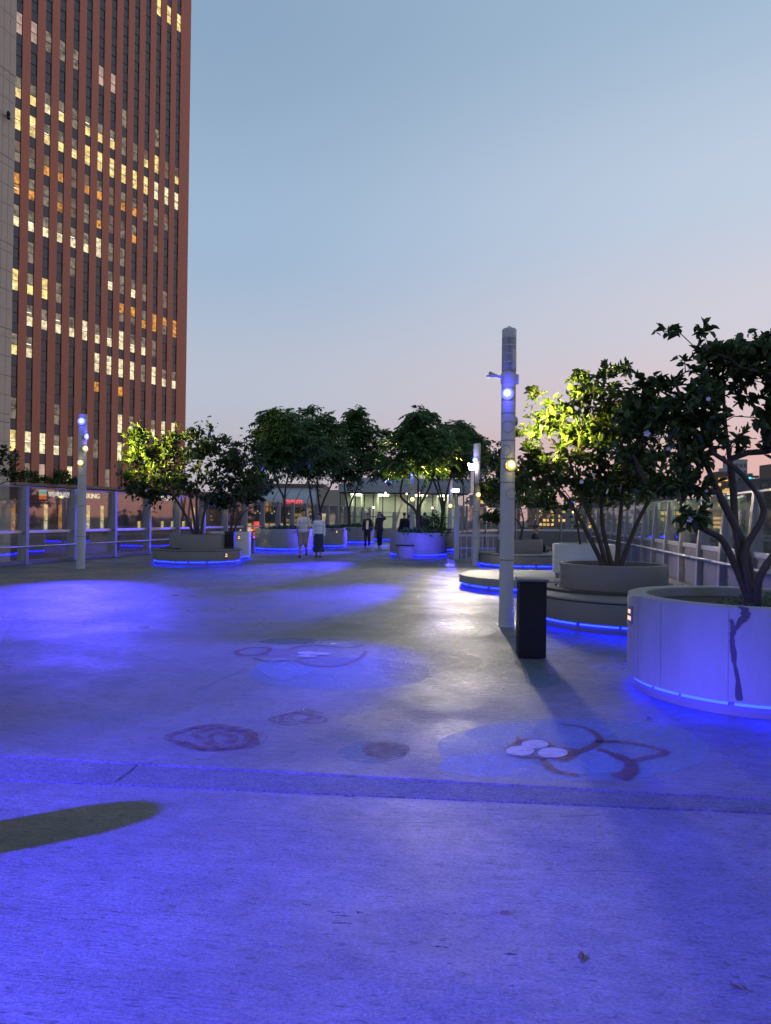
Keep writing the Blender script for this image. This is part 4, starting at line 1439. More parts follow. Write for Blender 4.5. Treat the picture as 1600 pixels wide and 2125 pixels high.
MB().lathe([(0.10, 0), (0.105, 0.50), (0.11, 0.51), (0.11, 0.53)], 20).build('body', mat('bin_grey', (0.22, 0.22, 0.25), 0.4, metal=0.4), sb, True, 40)
MB().lathe([(0.115, 0.535), (0.115, 0.56), (0.09, 0.585), (0, 0.59)], 20).build('lid', M_BLACK, sb, True, 40)
c = ground(839, 1155)
sl = thing('seat_block', 'pale curved seat block against the middle planter', 'seat', (c.x, 28.32, 0))
MB().lathe([(0.34, 0.0), (0.34, 0.45), (0.33, 0.46), (0, 0.46)], 24, (0, 0), math.pi, 2 * math.pi).build('body', M_PLANT, sl, True, 40)
MB().lathe([(0.36, 0.462), (0.36, 0.50), (0.35, 0.505), (0, 0.505)], 24, (0, 0), math.pi, 2 * math.pi).build('seat_top', M_BLACK, sl, True, 40)
bo = thing('shadow_caster', 'unseen round topped post added left of the photographer to cast the long shadow', 'shadow_caster', (-3.1, 2.78, 0))  # out of view, added and shaped only for the shadow on the floor
MB().lathe([(0.19, 0), (0.19, 0.03), (0.16, 0.04), (0.16, 0.77), (0.15, 0.84), (0.11, 0.90), (0.05, 0.922), (0, 0.926)], 28).build('body', M_POLE, bo, True, 50)
MB().lathe([(0.161, 0.60), (0.165, 0.605), (0.165, 0.64), (0.161, 0.645)], 28).build('band', M_DARK, bo, True)

# red standing screen far left of the wide planter
q = at(536, 1118, 45)
rs = thing('advert_screen', 'small red glowing advert screen between far left planters', 'screen', (q.x, q.y, 0))
MB().box(-0.33, 0.33, -0.06, 0.06, 0.0, 1.25, 0.01).build('cabinet', M_BLACK, rs)
MB().box(-0.29, 0.29, -0.075, -0.062, 0.15, 0.55).build('screen', emit('red_screen', (1.0, 0.06, 0.02), 1.6, 0.4, 3), rs)
MB().box(-0.29, 0.29, -0.075, -0.062, 0.62, 1.18).build('screen', emit('red_screen2', (1.0, 0.10, 0.04), 1.8, 0.3, 3), rs)
for i, (px0, px1, lab) in enumerate([(498, 506, 'short pink light bar over the pale left planter'), (509, 525, 'longer pink light bar over the pale left planter')]):
    a_, b_ = at(px0, 1100, 40), at(px1, 1100, 40)
    t = thing('light_bar', lab, 'light', a_)
    MB().box(0, b_.x - a_.x, -0.03, 0.03, -0.05, 0.05, 0.02).build('tube', emit('pink_tube', (1.0, 0.66, 0.55), 1.4), t)
    MB().box(0.02, b_.x - a_.x - 0.02, 0.032, 0.06, -0.04, 0.04).build('housing', M_DARK, t)
    MB().tube([((b_.x - a_.x) / 2, 0.046, -0.041), ((b_.x - a_.x) / 2, 0.046, -a_.z)], 0.012, 6).build('stand', M_DARK, t)

# ramp deck beyond the right fence
rp = bpy.data.objects.new('far_ramp', None)
link(rp)
rp['kind'] = 'structure'
MB().prism([(11.5, 66), (34, 66), (34, 82), (14, 82)], -0.5, -0.05).build('slab', M_CONC, rp)
MB().box(11.5, 34, 65.6, 65.9, -0.9, 0.75).build('parapet', M_PLANT2, rp)
MB().box(12.0, 19.0, 65.53, 65.58, 0.06, 0.12).build('light_strip', M_LED, rp)
MB().box(20.0, 27.0, 65.53, 65.58, 0.06, 0.12).build('light_strip', M_LED, rp)

# dry leaves on the floor
M_DRY = mat('dry_leaf', (0.10, 0.06, 0.03), 0.8, var=0.3, scale=40)
for i, (px, py, s, lab) in enumerate([(1046, 1897, 0.022, 'curled dark dry leaf on the floor, nearer the centre'), (1207, 1989, 0.024, 'round dark dry leaf on the floor below the curled one'), (1530, 2052, 0.024, 'brown dry leaf at the bottom right corner of the floor'), (1347, 1491, 0.03, 'dark dry leaf on the floor in front of near planter'), (508, 1444, 0.02, 'tiny dark dry leaf on the floor left of the rings')]):
    c = ground(px, py)
    t = thing('dry_leaf', lab, 'leaf', (c.x, c.y, 0.002), i * 1.3, 'dry leaves on the floor')
    MB().add([(-s, 0, 0), (-0.3 * s, 0.55 * s, 0.25 * s), (0.5 * s, 0.45 * s, 0.35 * s), (s, 0, 0.5 * s), (0.5 * s, -0.5 * s, 0.1 * s), (-0.3 * s, -0.55 * s, 0.3 * s)], [(0, 5, 4, 3), (0, 3, 2, 1)]).build('blade', M_DRY, t)
    MB().tube([(-s, 0, 0.002), (-1.6 * s, 0.2 * s, 0.003)], 0.0012, 5).build('stalk', M_DRY, t)

# ================================================================== TREES
def grow(base, stems, blobs, n, rng, step=0.22, tip_r=0.004, wig=0.05, maxr=0.06, stem_r=0.0, hole=0.9, hcut=0.3):
    """nodes of a branching skeleton that fills the crown blobs; returns positions, parents, radii, tips"""
    pos, par = [np.array(base, float)], [-1]
    for st in stems:
        prev = 0
        pts = [np.array(base, float) + np.array(st[0])] + [np.array(base, float) + np.array(p) for p in st[1:]]
        pts = [np.array(q) for q in crom([tuple(q) for q in pts], 5, False)]
        for a_, b_ in zip(pts[:-1], pts[1:]):
            L = np.linalg.norm(b_ - a_)
            k = max(1, int(L / step))
            for s in range(1 if prev != 0 else 0, k + 1):
                p = a_ + (b_ - a_) * s / k
                if 0 < s < k:
                    p = p + rng.normal(0, wig * 0.25, 3)
                pos.append(p)
                par.append(prev)
                prev = len(pos) - 1
    nstem = len(pos)
    ztop = max(q[2] for q in pos) - base[2]
    P = []
    tot = sum(b[3] for b in blobs)
    for c, r_, shell, wgt in blobs:
        k = max(1, int(n * wgt / tot))
        for _ in range(k):
            v = rng.normal(0, 1, 3)
            v /= np.linalg.norm(v)
            P.append(np.array(c) + v * np.array(r_) * (rng.uniform(0, 1) ** shell))
    P = np.array(P)
    f_ = 2 * math.pi / hole
    ph = rng.uniform(0, 6.28, 3)
    hh = np.sin(P[:, 0] * f_ + ph[0]) * np.sin(P[:, 1] * f_ * 0.8 + ph[1]) + np.sin(P[:, 2] * f_ + ph[2]) * np.sin(P[:, 0] * f_ * 0.7 + ph[1])
    P = P[hh < hcut]
    P = P[np.argsort(np.linalg.norm(P - np.array(base), axis=1) + rng.uniform(0, 0.5, len(P)))]
    tips = []
    arr = np.array(pos)
    first = 2 if len(arr) > 4 else 0
    zmin = base[2] + 0.35
    pen = np.where(arr[:, 2] < zmin, 2.0, 0.0)
    for p in P:
        d = np.linalg.norm(arr - p, axis=1) + pen[:len(arr)] + np.maximum(0, arr[:, 2] - p[2]) * 0.7
        j = int(np.argmin(d))
        a_ = arr[j]
        L = np.linalg.norm(p - a_)
        k = max(1, int(math.ceil(L / step)))
        prev = j
        new = []
        for s in range(1, k + 1):
            t = s / k
            q = a_ + (p - a_) * t
            q[2] += 0.10 * L * math.sin(math.pi * t) * (1 if p[2] > a_[2] else -0.3)
            if s < k:
                q = q + rng.normal(0, wig * step, 3)
            pos.append(q)
            par.append(prev)
            prev = len(pos) - 1
            new.append(q)
        arr = np.vstack([arr, np.array(new)])
        pen = np.concatenate([pen, np.where(np.array(new)[:, 2] < zmin, 2.0, 0.0)])
        tips.append(prev)
    pos = np.array(pos)
    n_ = len(pos)
    ch = [[] for _ in range(n_)]
    for i, q in enumerate(par):
        if q >= 0:
            ch[q].append(i)
    r2 = np.zeros(n_)
    for i in range(n_ - 1, -1, -1):
        r2[i] = max(r2[i], tip_r ** 2.3)
        if par[i] >= 0:
            r2[par[i]] += r2[i]
    rad = np.minimum(r2 ** (1 / 2.3), maxr)
    for i in range(nstem):
        rad[i] = max(rad[i], stem_r * (1 - 0.72 * (pos[i][2] - base[2]) / ztop))
    return pos, par, rad, ch, tips


def branch_mesh(pos, par, rad, ch, sides=6):
    mb = MB()
    start = [(0, -1)]
    roots = list(ch[0])
    stack = [(r_, 0) for r_ in roots]
    while stack:
        i, pv = stack.pop()
        path, rr = [], []
        if pv > 0:
            path.append(pos[pv])
            rr.append(min(rad[pv] * 0.85, rad[i] * 1.15))
        cur = i
        while True:
            path.append(pos[cur])
            rr.append(rad[cur])
            if not ch[cur]:
                break
            big = max(ch[cur], key=lambda q: rad[q])
            for q in ch[cur]:
                if q != big:
                    stack.append((q, cur))
            cur = big
        if len(path) > 1:
            mb.tube(path, rr, sides if max(rr) > 0.012 else 4, False)
    return mb


def leaf_arrays(org, direc, L, W, rng, fold=0.25, droop=0.15):
    """ovate leaves, 6 verts and 2 folded quads each"""
    n = len(org)
    d = direc / np.linalg.norm(direc, axis=1, keepdims=True)
    up = rng.normal(0, 0.55, (n, 3)) + np.array([0, 0, 1.0])
    s = np.cross(d, up)
    s /= np.linalg.norm(s, axis=1, keepdims=True) + 1e-9
    u = np.cross(s, d)
    L = L[:, None]
    W = W[:, None]
    v = np.empty((n, 6, 3))
    v[:, 0] = org
    v[:, 1] = org + d * L * 0.30 + s * W * 0.48 + u * W * fold
    v[:, 2] = org + d * L * 0.68 + s * W * 0.38 + u * (W * fold - L * droop * 0.5)
    v[:, 3] = org + d * L - u * L * droop
    v[:, 4] = org + d * L * 0.68 - s * W * 0.38 + u * (W * fold - L * droop * 0.5)
    v[:, 5] = org + d * L * 0.30 - s * W * 0.48 + u * W * fold
    base = (np.arange(n) * 6)[:, None]
    f = np.concatenate([base + np.array([[0, 3, 2, 1]]), base + np.array([[0, 5, 4, 3]])])
    return v.reshape(-1, 3), f


def np_mesh(name, v, f, m):
    me = bpy.data.meshes.new(name)
    nf = len(f)
    me.vertices.add(len(v))
    me.vertices.foreach_set('co', np.asarray(v, dtype=np.float32).ravel())
    me.loops.add(nf * 4)
    me.loops.foreach_set('vertex_index', np.asarray(f, dtype=np.int32).ravel())
    me.polygons.add(nf)
    me.polygons.foreach_set('loop_start', np.arange(0, nf * 4, 4, dtype=np.int32))
    me.materials.append(m)
    me.update(calc_edges=True)
    me.validate()
    return me


def broad_tree(label, base, stems, blobs, n, seed, leaf=0.12, per=9, flowers=(), name='flowering_tree', m=None, spread=0.16, tip_r=0.0035, maxr=0.055, group='broad leaved trees in planters', step=0.2, stem_r=0.0):
    rng = np.random.default_rng(seed)
    t = thing(name, label, 'tree', base, 0, group)
    B = (0.0, 0.0, 0.0)
    pos, par, rad, ch, tips = grow(B, stems, blobs, n, rng, step=step, tip_r=tip_r, maxr=maxr, stem_r=stem_r)
    branch_mesh(pos, par, rad, ch).build('trunk', M_BARK, t, True)
    org, direc = [], []
    for i in tips:
        a_ = pos[par[i]]
        d0 = pos[i] - a_
        d0 = d0 / (np.linalg.norm(d0) + 1e-9)
        chain = [i, par[i]]
        for k in range(per):
            tt = rng.uniform(0, 1) ** 1.5
            p = pos[i] + (a_ - pos[i]) * tt
            if rng.uniform() < 0.35:
                p = pos[i] + rng.normal(0, spread * 0.5, 3)
            dd = d0 * rng.uniform(0.1, 0.9) + rng.normal(0, 0.65, 3) + np.array([0, 0, 0.12])
            org.append(p)
            direc.append(dd)
    org, direc = np.array(org), np.array(direc)
    L = leaf * rng.uniform(0.45, 1.3, len(org))
    v, f = leaf_arrays(org, direc, L, L * rng.uniform(0.44, 0.66, len(org)), rng)
    inst('crown', np_mesh('crown', v, f, m or M_LEAF), t)
    for fx in flowers:
        q = Vector(fx[:3]) - Vector(base)
        s = fx[3] * 0.62
        fb = MB()
        face = (Vector((0, 0, CAM_H)) - Vector(fx[:3])).normalized()
        face = (face + Vector((rng.normal(0, 0.4), rng.normal(0, 0.4), rng.normal(0, 0.3)))).normalized()
        e1 = face.orthogonal().normalized()
        e2 = face.cross(e1)
        for k in range(5):
            a_ = 2 * math.pi * k / 5
            o = e1 * math.cos(a_) + e2 * math.sin(a_)
            w_ = e1 * -math.sin(a_) + e2 * math.cos(a_)
            fb.add([q, q + o * s * 0.5 + w_ * s * 0.42 + face * s * 0.3, q + o * s * 0.95 + w_ * s * 0.3 + face * s * 0.35, q + o * s * 1.05 + face * s * 0.25, q + o * s * 0.95 - w_ * s * 0.3 + face * s * 0.35, q + o * s * 0.5 - w_ * s * 0.42 + face * s * 0.3], [(0, 1, 2, 3), (0, 3, 4, 5)])
        fb.build('flower', M_PETAL, t)
    return t


def pinnate_tree(label, base, stems, blobs, n, seed, leaflet=0.17, per=4, m=None, name='ash_leaved_tree', group='feathery leaved trees in far planters', maxr=0.11):
    rng = np.random.default_rng(seed)
    t = thing(name, label, 'tree', base, 0, group)
    pos, par, rad, ch, tips = grow((0.0, 0.0, 0.0), stems, blobs, n, rng, step=0.4, tip_r=0.006, maxr=maxr, stem_r=0.07, hole=1.7, hcut=0.28)
    branch_mesh(pos, par, rad, ch, 7).build('trunk', M_BARK, t, True)
    org, direc = [], []
    for i in tips:
        a_ = pos[par[i]]
        d0 = (pos[i] - a_)
        d0 /= np.linalg.norm(d0) + 1e-9
        for k in range(per):
            ax = d0 * 0.4 + rng.normal(0, 0.7, 3)
            ax[2] *= 0.5
            ax /= np.linalg.norm(ax) + 1e-9
            side = np.cross(ax, np.array([0, 0, 1.0]) + rng.normal(0, 0.2, 3))
            side /= np.linalg.norm(side) + 1e-9
            LL = leaflet * rng.uniform(2.0, 3.2)
            st = pos[i] + (a_ - pos[i]) * rng.uniform(0, 0.7)
            for j in range(5):
                tt = 0.15 + 0.8 * j / 4
                p = st + ax * LL * tt + np.array([0, 0, -0.35 * LL * tt * tt])
                for sg_ in (-1, 1):
                    dd = side * sg_ + ax * 0.55 + np.array([0, 0, -0.35 - 0.3 * tt]) + rng.normal(0, 0.12, 3)
                    org.append(p)
                    direc.append(dd)
    org, direc = np.array(org), np.array(direc)
    L = leaflet * rng.uniform(0.75, 1.2, len(org))
    v, f = leaf_arrays(org, direc, L, L * 0.36, rng, 0.12, 0.12)
    inst('crown', np_mesh('crown', v, f, m or M_LEAF2), t)
    return t


def W(px, py, d):       # crown centres read off the photo at a known distance
    return np.array(at(px, py, d))


def rel(b, *ps):
    return [tuple(np.array(p) - np.array(b)) for p in ps]


def blobs(b, d, lst):
    """px, py, half width px, half height px, dy, half depth m, shell, weight"""
    out = []
    for px, py, hx, hy, dy, dz, sh, wg in lst:
        c = W(px, py, d + dy) - np.array(b)
        k = (d + dy) / FPX
        out.append((c, (hx * k, dz, hy * k), sh, wg))
    return out


# near tree in the big planter
b = (3.26, 6.62, 0.80)
D = 6.62
broad_tree('near dark tree with bare stems rising from the big planter', b,
           [[(0.0, 0, 0), (-0.02, 0, 0.45), tuple(W(1490, 1020, D) - b), tuple(W(1440, 900, D) - b), tuple(W(1400, 790, D) - b)],
            [(0.0, 0.02, 0), tuple(W(1528, 1110, D) - b), tuple(W(1520, 1000, D + .1) - b), tuple(W(1505, 880, D + .1) - b), tuple(W(1500, 760, D + .1) - b)],
            [(0.03, -0.03, 0), tuple(W(1545, 1150, D - .1) - b), tuple(W(1585, 1060, D - .1) - b), tuple(W(1540, 985, D - .1) - b), tuple(W(1480, 940, D - .1) - b)],
            [(0.05, -0.05, 0), tuple(W(1580, 1190, D - .2) - b), tuple(W(1650, 1090, D - .2) - b), tuple(W(1700, 960, D - .2) - b), tuple(W(1690, 840, D - .1) - b)],
            [(0.02, 0.0, 0), tuple(W(1505, 1130, D - .1) - b), tuple(W(1465, 1100, D - .2) - b), tuple(W(1448, 1075, D - .3) - b)]],
           blobs(b, D, [(1500, 830, 120, 110, 0, 0.55, 0.5, 4.2), (1590, 770, 90, 80, 0.1, 0.5, 0.5, 1.9), (1430, 870, 95, 80, 0.1, 0.5, 0.5, 2.8), (1390, 940, 75, 60, 0, 0.4, 0.5, 2.0), (1480, 745, 75, 40, 0, 0.4, 0.6, 0.9),
                        (1560, 735, 60, 35, 0.1, 0.4, 0.6, 0.7), (1385, 700, 20, 30, 0, 0.15, 0.7, 0.16), (1462, 690, 10, 22, 0, 0.1, 0.8, 0.09), (1505, 685, 12, 20, 0, 0.1, 0.8, 0.10), (1552, 680, 10, 20, 0, 0.1, 0.8, 0.09), (1590, 715, 12, 18, 0, 0.1, 0.8, 0.09), (1590, 880, 90, 60, 0, 0.4, 0.5, 1.7), (1690, 800, 90, 110, 0, 0.5, 0.5, 2.0), (1430, 1010, 60, 30, 0, 0.3, 0.6, 0.7), (1445, 1075, 40, 22, -0.3, 0.15, 0.6, 0.35), (1335, 855, 55, 60, 0.2, 0.35, 0.6, 1.5), (1325, 940, 50, 50, 0.2, 0.3, 0.6, 1.2), (1365, 1010, 50, 26, 0.1, 0.3, 0.6, 0.55), (1370, 790, 45, 30, 0.1, 0.3, 0.6, 0.5)]),
           800, 5, leaf=0.098, per=9, spread=0.06, maxr=0.04, stem_r=0.036, tip_r=0.0045,
           flowers=[tuple(W(1343, 899, D - .5)) + (0.045,), tuple(W(1470, 828, D - .45)) + (0.03,), tuple(W(1431, 1078, D - .4)) + (0.04,), tuple(W(1466, 1018, D - .4)) + (0.025,), tuple(W(1387, 930, D - .45)) + (0.03,), tuple(W(1398, 822, D - .4)) + (0.02,)])

# second tree
b = (3.62, 11.75, 0.76)
D = 11.75
broad_tree('fan stemmed tree lit yellow on its left by the white pole', b,
           [[(-0.12, 0, 0), tuple(W(1215, 1100, D) - b), tuple(W(1180, 1040, D) - b), tuple(W(1120, 980, D) - b)],
            [(-0.08, 0.02, 0), tuple(W(1240, 1110, D) - b), tuple(W(1210, 1040, D) - b), tuple(W(1175, 930, D) - b), tuple(W(1170, 860, D) - b)],
            [(0.0, 0, 0), tuple(W(1250, 1090, D + .1) - b), tuple(W(1245, 980, D + .1) - b), tuple(W(1230, 850, D + .1) - b)],
            [(0.06, 0, 0), tuple(W(1285, 1100, D) - b), tuple(W(1295, 990, D) - b), tuple(W(1310, 860, D) - b)],
            [(0.10, 0, 0), tuple(W(1320, 1090, D) - b), tuple(W(1360, 1010, D) - b), tuple(W(1385, 920, D) - b)]],
           blobs(b, D, [(1140, 895, 72, 70, 0.0, 0.9, 0.5, 1.7), (1240, 860, 90, 75, 0, 0.9, 0.5, 3.2), (1200, 960, 95, 65, 0.1, 0.9, 0.5, 2.3), (1320, 890, 80, 85, 0, 0.9, 0.5, 2.8), (1340, 980, 80, 60, 0, 0.8, 0.5, 2.2), (1275, 775, 40, 26, 0, 0.4, 0.6, 0.35),
                        (1205, 785, 24, 22, 0, 0.3, 0.6, 0.22), (1120, 810, 24, 20, -0.2, 0.3, 0.6, 0.25), (1105, 985, 50, 40, 0.0, 0.5, 0.5, 0.7), (1250, 1010, 90, 30, 0, 0.7, 0.5, 1.2)]),
           900, 8, leaf=0.12, per=11, spread=0.08, maxr=0.042, stem_r=0.042,
           flowers=[tuple(W(1262, 1020, D - .9)) + (0.07,), tuple(W(1207, 1000, D - .9)) + (0.05,), tuple(W(1232, 985, D - .9)) + (0.04,)])

# slim trees behind
b = (4.25, 16.1, 0.95)
D = 16.1
broad_tree('slim young tree with pale leaves in the white planter', b,
           [[(0, 0, 0), tuple(W(1196, 1080, D) - b), tuple(W(1180, 1030, D) - b), tuple(W(1150, 1000, D) - b)], [(0, 0, 0), tuple(W(1200, 1060, D) - b), tuple(W(1240, 1020, D) - b), tuple(W(1280, 1010, D) - b)]],
           blobs(b, D, [(1130, 1040, 60, 28, 0, 0.6, 0.6, 1.6), (1220, 1020, 90, 34, 0, 0.7, 0.6, 2.2), (1290, 1035, 60, 22, 0, 0.5, 0.6, 1.0)]), 260, 12, leaf=0.13, per=10, maxr=0.025, tip_r=0.003, stem_r=0.03)
b = (4.35, 24.0, 0.79)
D = 24.0
broad_tree('small leafy tree behind the pole, lit lime green', b,
           [[(0, 0, 0), tuple(W(1086, 1080, D) - b), tuple(W(1070, 1020, D) - b)], [(0, 0, 0), tuple(W(1080, 1090, D) - b), tuple(W(1030, 1040, D) - b)]],
           blobs(b, D, [(1025, 1005, 42, 38, 0, 0.9, 0.6, 1.6), (1080, 1000, 60, 45, 0, 0.9, 0.6, 2), (1030, 1075, 38, 14, -0.3, 0.4, 0.7, 0.4), (1020, 950, 40, 35, 0.5, 0.8, 0.6, 1.1)]), 420, 14, leaf=0.17, per=11, maxr=0.035, stem_r=0.04)

# left wide tree
b = (-6.05, 23.9, 0.83)
D = 23.9
broad_tree('wide spreading tree with four stems, lit yellow on its left', b,
           [[(-0.1, 0, 0), tuple(W(380, 1060, D) - b), tuple(W(340, 1000, D) - b), tuple(W(300, 940, D) - b)], [(-0.05, 0, 0), tuple(W(398, 1050, D) - b), tuple(W(385, 990, D) - b), tuple(W(370, 930, D) - b)],
            [(0.03, 0, 0), tuple(W(408, 1050, D) - b), tuple(W(412, 980, D) - b), tuple(W(430, 920, D) - b)], [(0.1, 0, 0), tuple(W(425, 1060, D) - b), tuple(W(450, 1010, D) - b), tuple(W(500, 950, D) - b)]],
           blobs(b, D, [(310, 945, 55, 45, -0.2, 1.0, 0.5, 2.6), (400, 930, 75, 42, 0, 1.1, 0.5, 3.4), (490, 950, 65, 48, 0, 1.1, 0.5, 3.0), (360, 1000, 95, 42, 0, 1.2, 0.5, 3.6), (480, 1005, 75, 40, 0, 1.0, 0.5, 2.6), (275, 1005, 40, 30, -0.1, 0.7, 0.5, 1.2), (430, 893, 25, 12, 0, 0.5, 0.6, 0.35),
                        (285, 905, 22, 18, -0.3, 0.4, 0.5, 0.5), (310, 1035, 28, 14, -0.2, 0.5, 0.6, 0.4)]),
           950, 17, leaf=0.155, per=12, spread=0.24, maxr=0.045, stem_r=0.05,
           flowers=[tuple(W(303, 1017, D - 1.2)) + (0.09,), tuple(W(325, 985, D - 1.3)) + (0.06,), tuple(W(290, 997, D - 1.1)) + (0.05,), tuple(W(474, 983, D - 1.2)) + (0.06,), tuple(W(484, 1011, D - 1.2)) + (0.06,), tuple(W(382, 980, D - 1.3)) + (0.04,)])
b = (-5.5, 26.3, 0.86)
D = 26.3
broad_tree('low small tree with thin stems in the pale planter', b,
           [[(0, 0, 0), tuple(W(478, 1060, D) - b), tuple(W(450, 1040, D) - b)], [(0, 0, 0), tuple(W(486, 1060, D) - b), tuple(W(490, 1030, D) - b)], [(0.05, 0, 0), tuple(W(505, 1065, D) - b), tuple(W(535, 1048, D) - b)]],
           blobs(b, D, [(455, 1040, 40, 16, 0, 0.7, 0.6, 1), (520, 1025, 50, 26, 0, 0.8, 0.6, 1.6), (540, 1000, 32, 30, 0, 0.7, 0.6, 1.2)]), 260, 19, leaf=0.17, per=11, maxr=0.03, stem_r=0.04)

# far feathery trees
FAR = [
    ('leaning feathery tree in the wide planter behind the couple', (-4.55, 33.4), 33.4, [[(0, 0, 0), (590, 1040), (578, 1010), (560, 960)], [(0, 0, 0), (592, 1020), (605, 960), (610, 920)]],
     [(575, 900, 52, 35, 0, 1.4, 0.5, 3), (540, 870, 32, 16, 0, 0.8, 0.6, 0.9), (610, 930, 45, 45, 0, 1.4, 0.5, 3), (560, 940, 40, 28, 0, 1.2, 0.5, 1.6), (590, 870, 34, 16, 0, 0.8, 0.5, 1.0)], 190, 23),
    ('feathery tree with two slim trunks behind the walking woman', (-3.45, 37.4), 37.4, [[(-0.15, 0, 0), (648, 1050), (640, 1000), (632, 950)], [(0.25, 0, 0), (663, 1055), (658, 1000), (660, 930)], [(0.2, 0, 0), (668, 1050), (690, 1000), (695, 970)]],
     [(640, 900, 45, 38, 0, 1.5, 0.5, 3), (680, 940, 40, 45, 0, 1.5, 0.5, 3), (640, 960, 45, 34, 0, 1.4, 0.5, 2.2), (655, 870, 32, 14, 0, 0.8, 0.5, 0.8)], 190, 29),
    ('round feathery tree above the clipped greenery', (-2.1, 43.0), 43.0, [[(0, 0, 0), (722, 1055), (715, 1010), (720, 950)], [(0.05, 0, 0), (726, 1050), (742, 1010), (755, 950)]],
     [(735, 900, 42, 32, 0, 1.5, 0.5, 3), (770, 940, 38, 45, 0, 1.6, 0.5, 2.6), (720, 960, 40, 40, 0, 1.6, 0.5, 2.6), (715, 885, 26, 16, 0, 1, 0.5, 0.8), (795, 975, 24, 26, 0, 1, 0.5, 0.9)], 200, 31),
    ('feathery tree lit green from below in the middle planter', (1.32, 29.7), 29.7, [[(0, 0, 0), (866, 1075), (868, 1010), (862, 940)], [(0, 0, 0), (862, 1060), (832, 1030), (838, 985)], [(0.02, 0, 0), (870, 1055), (892, 1010), (905, 960)]],
     [(855, 910, 48, 36, 0, 1.3, 0.5, 3), (900, 930, 42, 40, 0, 1.3, 0.5, 2.6), (840, 950, 36, 34, 0, 1.2, 0.5, 2), (865, 875, 34, 14, 0, 0.8, 0.5, 0.9)], 170, 37),
    ('forked feathery tree beside the round hedge', (2.55, 34.4), 34.4, [[(0, 0, 0), (918, 1060), (905, 1010), (885, 970)], [(0, 0, 0), (920, 1050), (908, 990), (912, 930)], [(0, 0, 0), (922, 1050), (935, 990), (945, 950)]],
     [(915, 920, 46, 36, 0, 1.4, 0.5, 2.6), (950, 940, 45, 40, 0, 1.4, 0.5, 2.6), (890, 950, 38, 36, 0, 1.2, 0.5, 1.8)], 170, 41),
    ('dark tree farthest off behind the pole right of centre', (6.2, 58.0), 58.0, [[(0, 0, 0), (962, 1040), (960, 980), (965, 930)]],
     [(965, 915, 42, 26, 0, 2.2, 0.5, 3), (985, 950, 34, 40, 0, 2.2, 0.5, 2.6), (940, 960, 30, 36, 0, 2.0, 0.5, 2)], 180, 43),
]
for lab, (bx_, by_), D, stems, bl, n, seed in FAR:
    bz = 0.87 if D < 50 else 0.0
    b = (bx_, by_, bz)
    q_ = random.Random(seed)
    bl = list(bl)
    for k_ in range(6):
        o_ = bl[q_.randrange(len(bl))]
        a_ = q_.uniform(math.pi * 0.95, math.pi * 2.05)
        bl.append((o_[0] + o_[2] * 1.15 * math.cos(a_), o_[1] + o_[3] * 1.15 * math.sin(a_), 14, 7, q_.uniform(-1, 1), 0.4, 0.7, 0.28))
    st = [[s[0]] + [tuple(W(p[0], p[1], D) - b) for p in s[1:]] for s in stems]
    pinnate_tree(lab, b, st, blobs(b, D, bl), int(n * 1.9), seed, leaflet=0.17 + 0.0020 * D, per=4, maxr=0.09)

# street tree at the left edge and shrubs on the podium terrace
b = (-23.6, 45.0, STREET)
D = 45
broad_tree('street tree showing only leaves at the left picture edge', b, [[(0, 0, 0), (0, 0, 5), tuple(W(-10, 1010, D) - b), tuple(W(0, 960, D) - b)]],
           blobs(b, D, [(0, 960, 42, 38, 0, 1.5, 0.5, 3), (20, 985, 26, 16, 0, 1, 0.5, 1), (-60, 960, 60, 60, 0, 2, 0.5, 3)]), 170, 47, leaf=0.26, per=10, maxr=0.14, tip_r=0.01, name='street_tree', group='trees outside the fences', step=0.4)


def bush(label, c, r, n, seed, leaf, name='shrub', group='low shrubs', m=None):
    rng = np.random.default_rng(seed)
    t = thing(name, label, 'shrub', c, 0, group)
    v_ = rng.normal(0, 1, (n, 3))
    v_ /= np.linalg.norm(v_, axis=1, keepdims=True)
    v_[:, 2] = np.abs(v_[:, 2])
    k = rng.uniform(0.55, 1.0, (n, 1)) * (1 + 0.12 * np.sin(v_[:, :1] * 9 + seed) + 0.1 * np.cos(v_[:, 1:2] * 7))
    org = v_ * np.array(r) * k
    L = leaf * rng.uniform(0.6, 1.2, n)
    v, f = leaf_arrays(org, v_ + rng.normal(0, 0.5, (n, 3)), L, L * 0.55, rng)
    inst('foliage', np_mesh('foliage', v, f, m or M_LEAF2), t)
    st_ = MB()
    for i in range(5):
        e = org[i * 7 % n]
        st_.tube([(0, 0, 0), tuple(e * 0.5 + np.array([0, 0, 0.1 * r[2]])), tuple(e)], [0.03 * r[2], 0.02 * r[2], 0.008 * r[2]], 5)
    st_.build('stems', M_BARK, t)
    return t


for i, (px, d, rx, rz_, lab) in enumerate([(60, 89, 1.7, 1.5, 'dark rounded shrub on the podium terrace beside the leaves'), (131, 97, 1.5, 1.9, 'dome shrub on the podium terrace left of the light pole'), (157, 99, 1.0, 1.0, 'low dark shrub on terrace just left of the light pole'), (95, 93, 1.9, 0.8, 'low hedge clump on the terrace between two rounder shrubs')]):
    q = at(px, 1003, d)
    ux = Vector((math.cos(A), -math.sin(A), 0))
    u, z = on_tower(px, 1003, -0.9)
    p = Vector((T0.x, T0.y, 0)) + Vector((math.sin(A), math.cos(A), 0)) * u + ux * 0.75
    bush(lab, (p.x, p.y, 5.36), (rx, 0.7, rz_), 500, 60 + i, 0.34)
c = (2.55, 34.0, 0.88)
q = at(903, 1075, 34.0)
bush('round clipped green hedge in planter behind the middle planter', (q.x, 34.2, 0.88), (0.62, 0.55, 0.95), 900, 71, 0.10, m=leafmat('hedge_leaf', (0.04, 0.085, 0.025), 0.3))
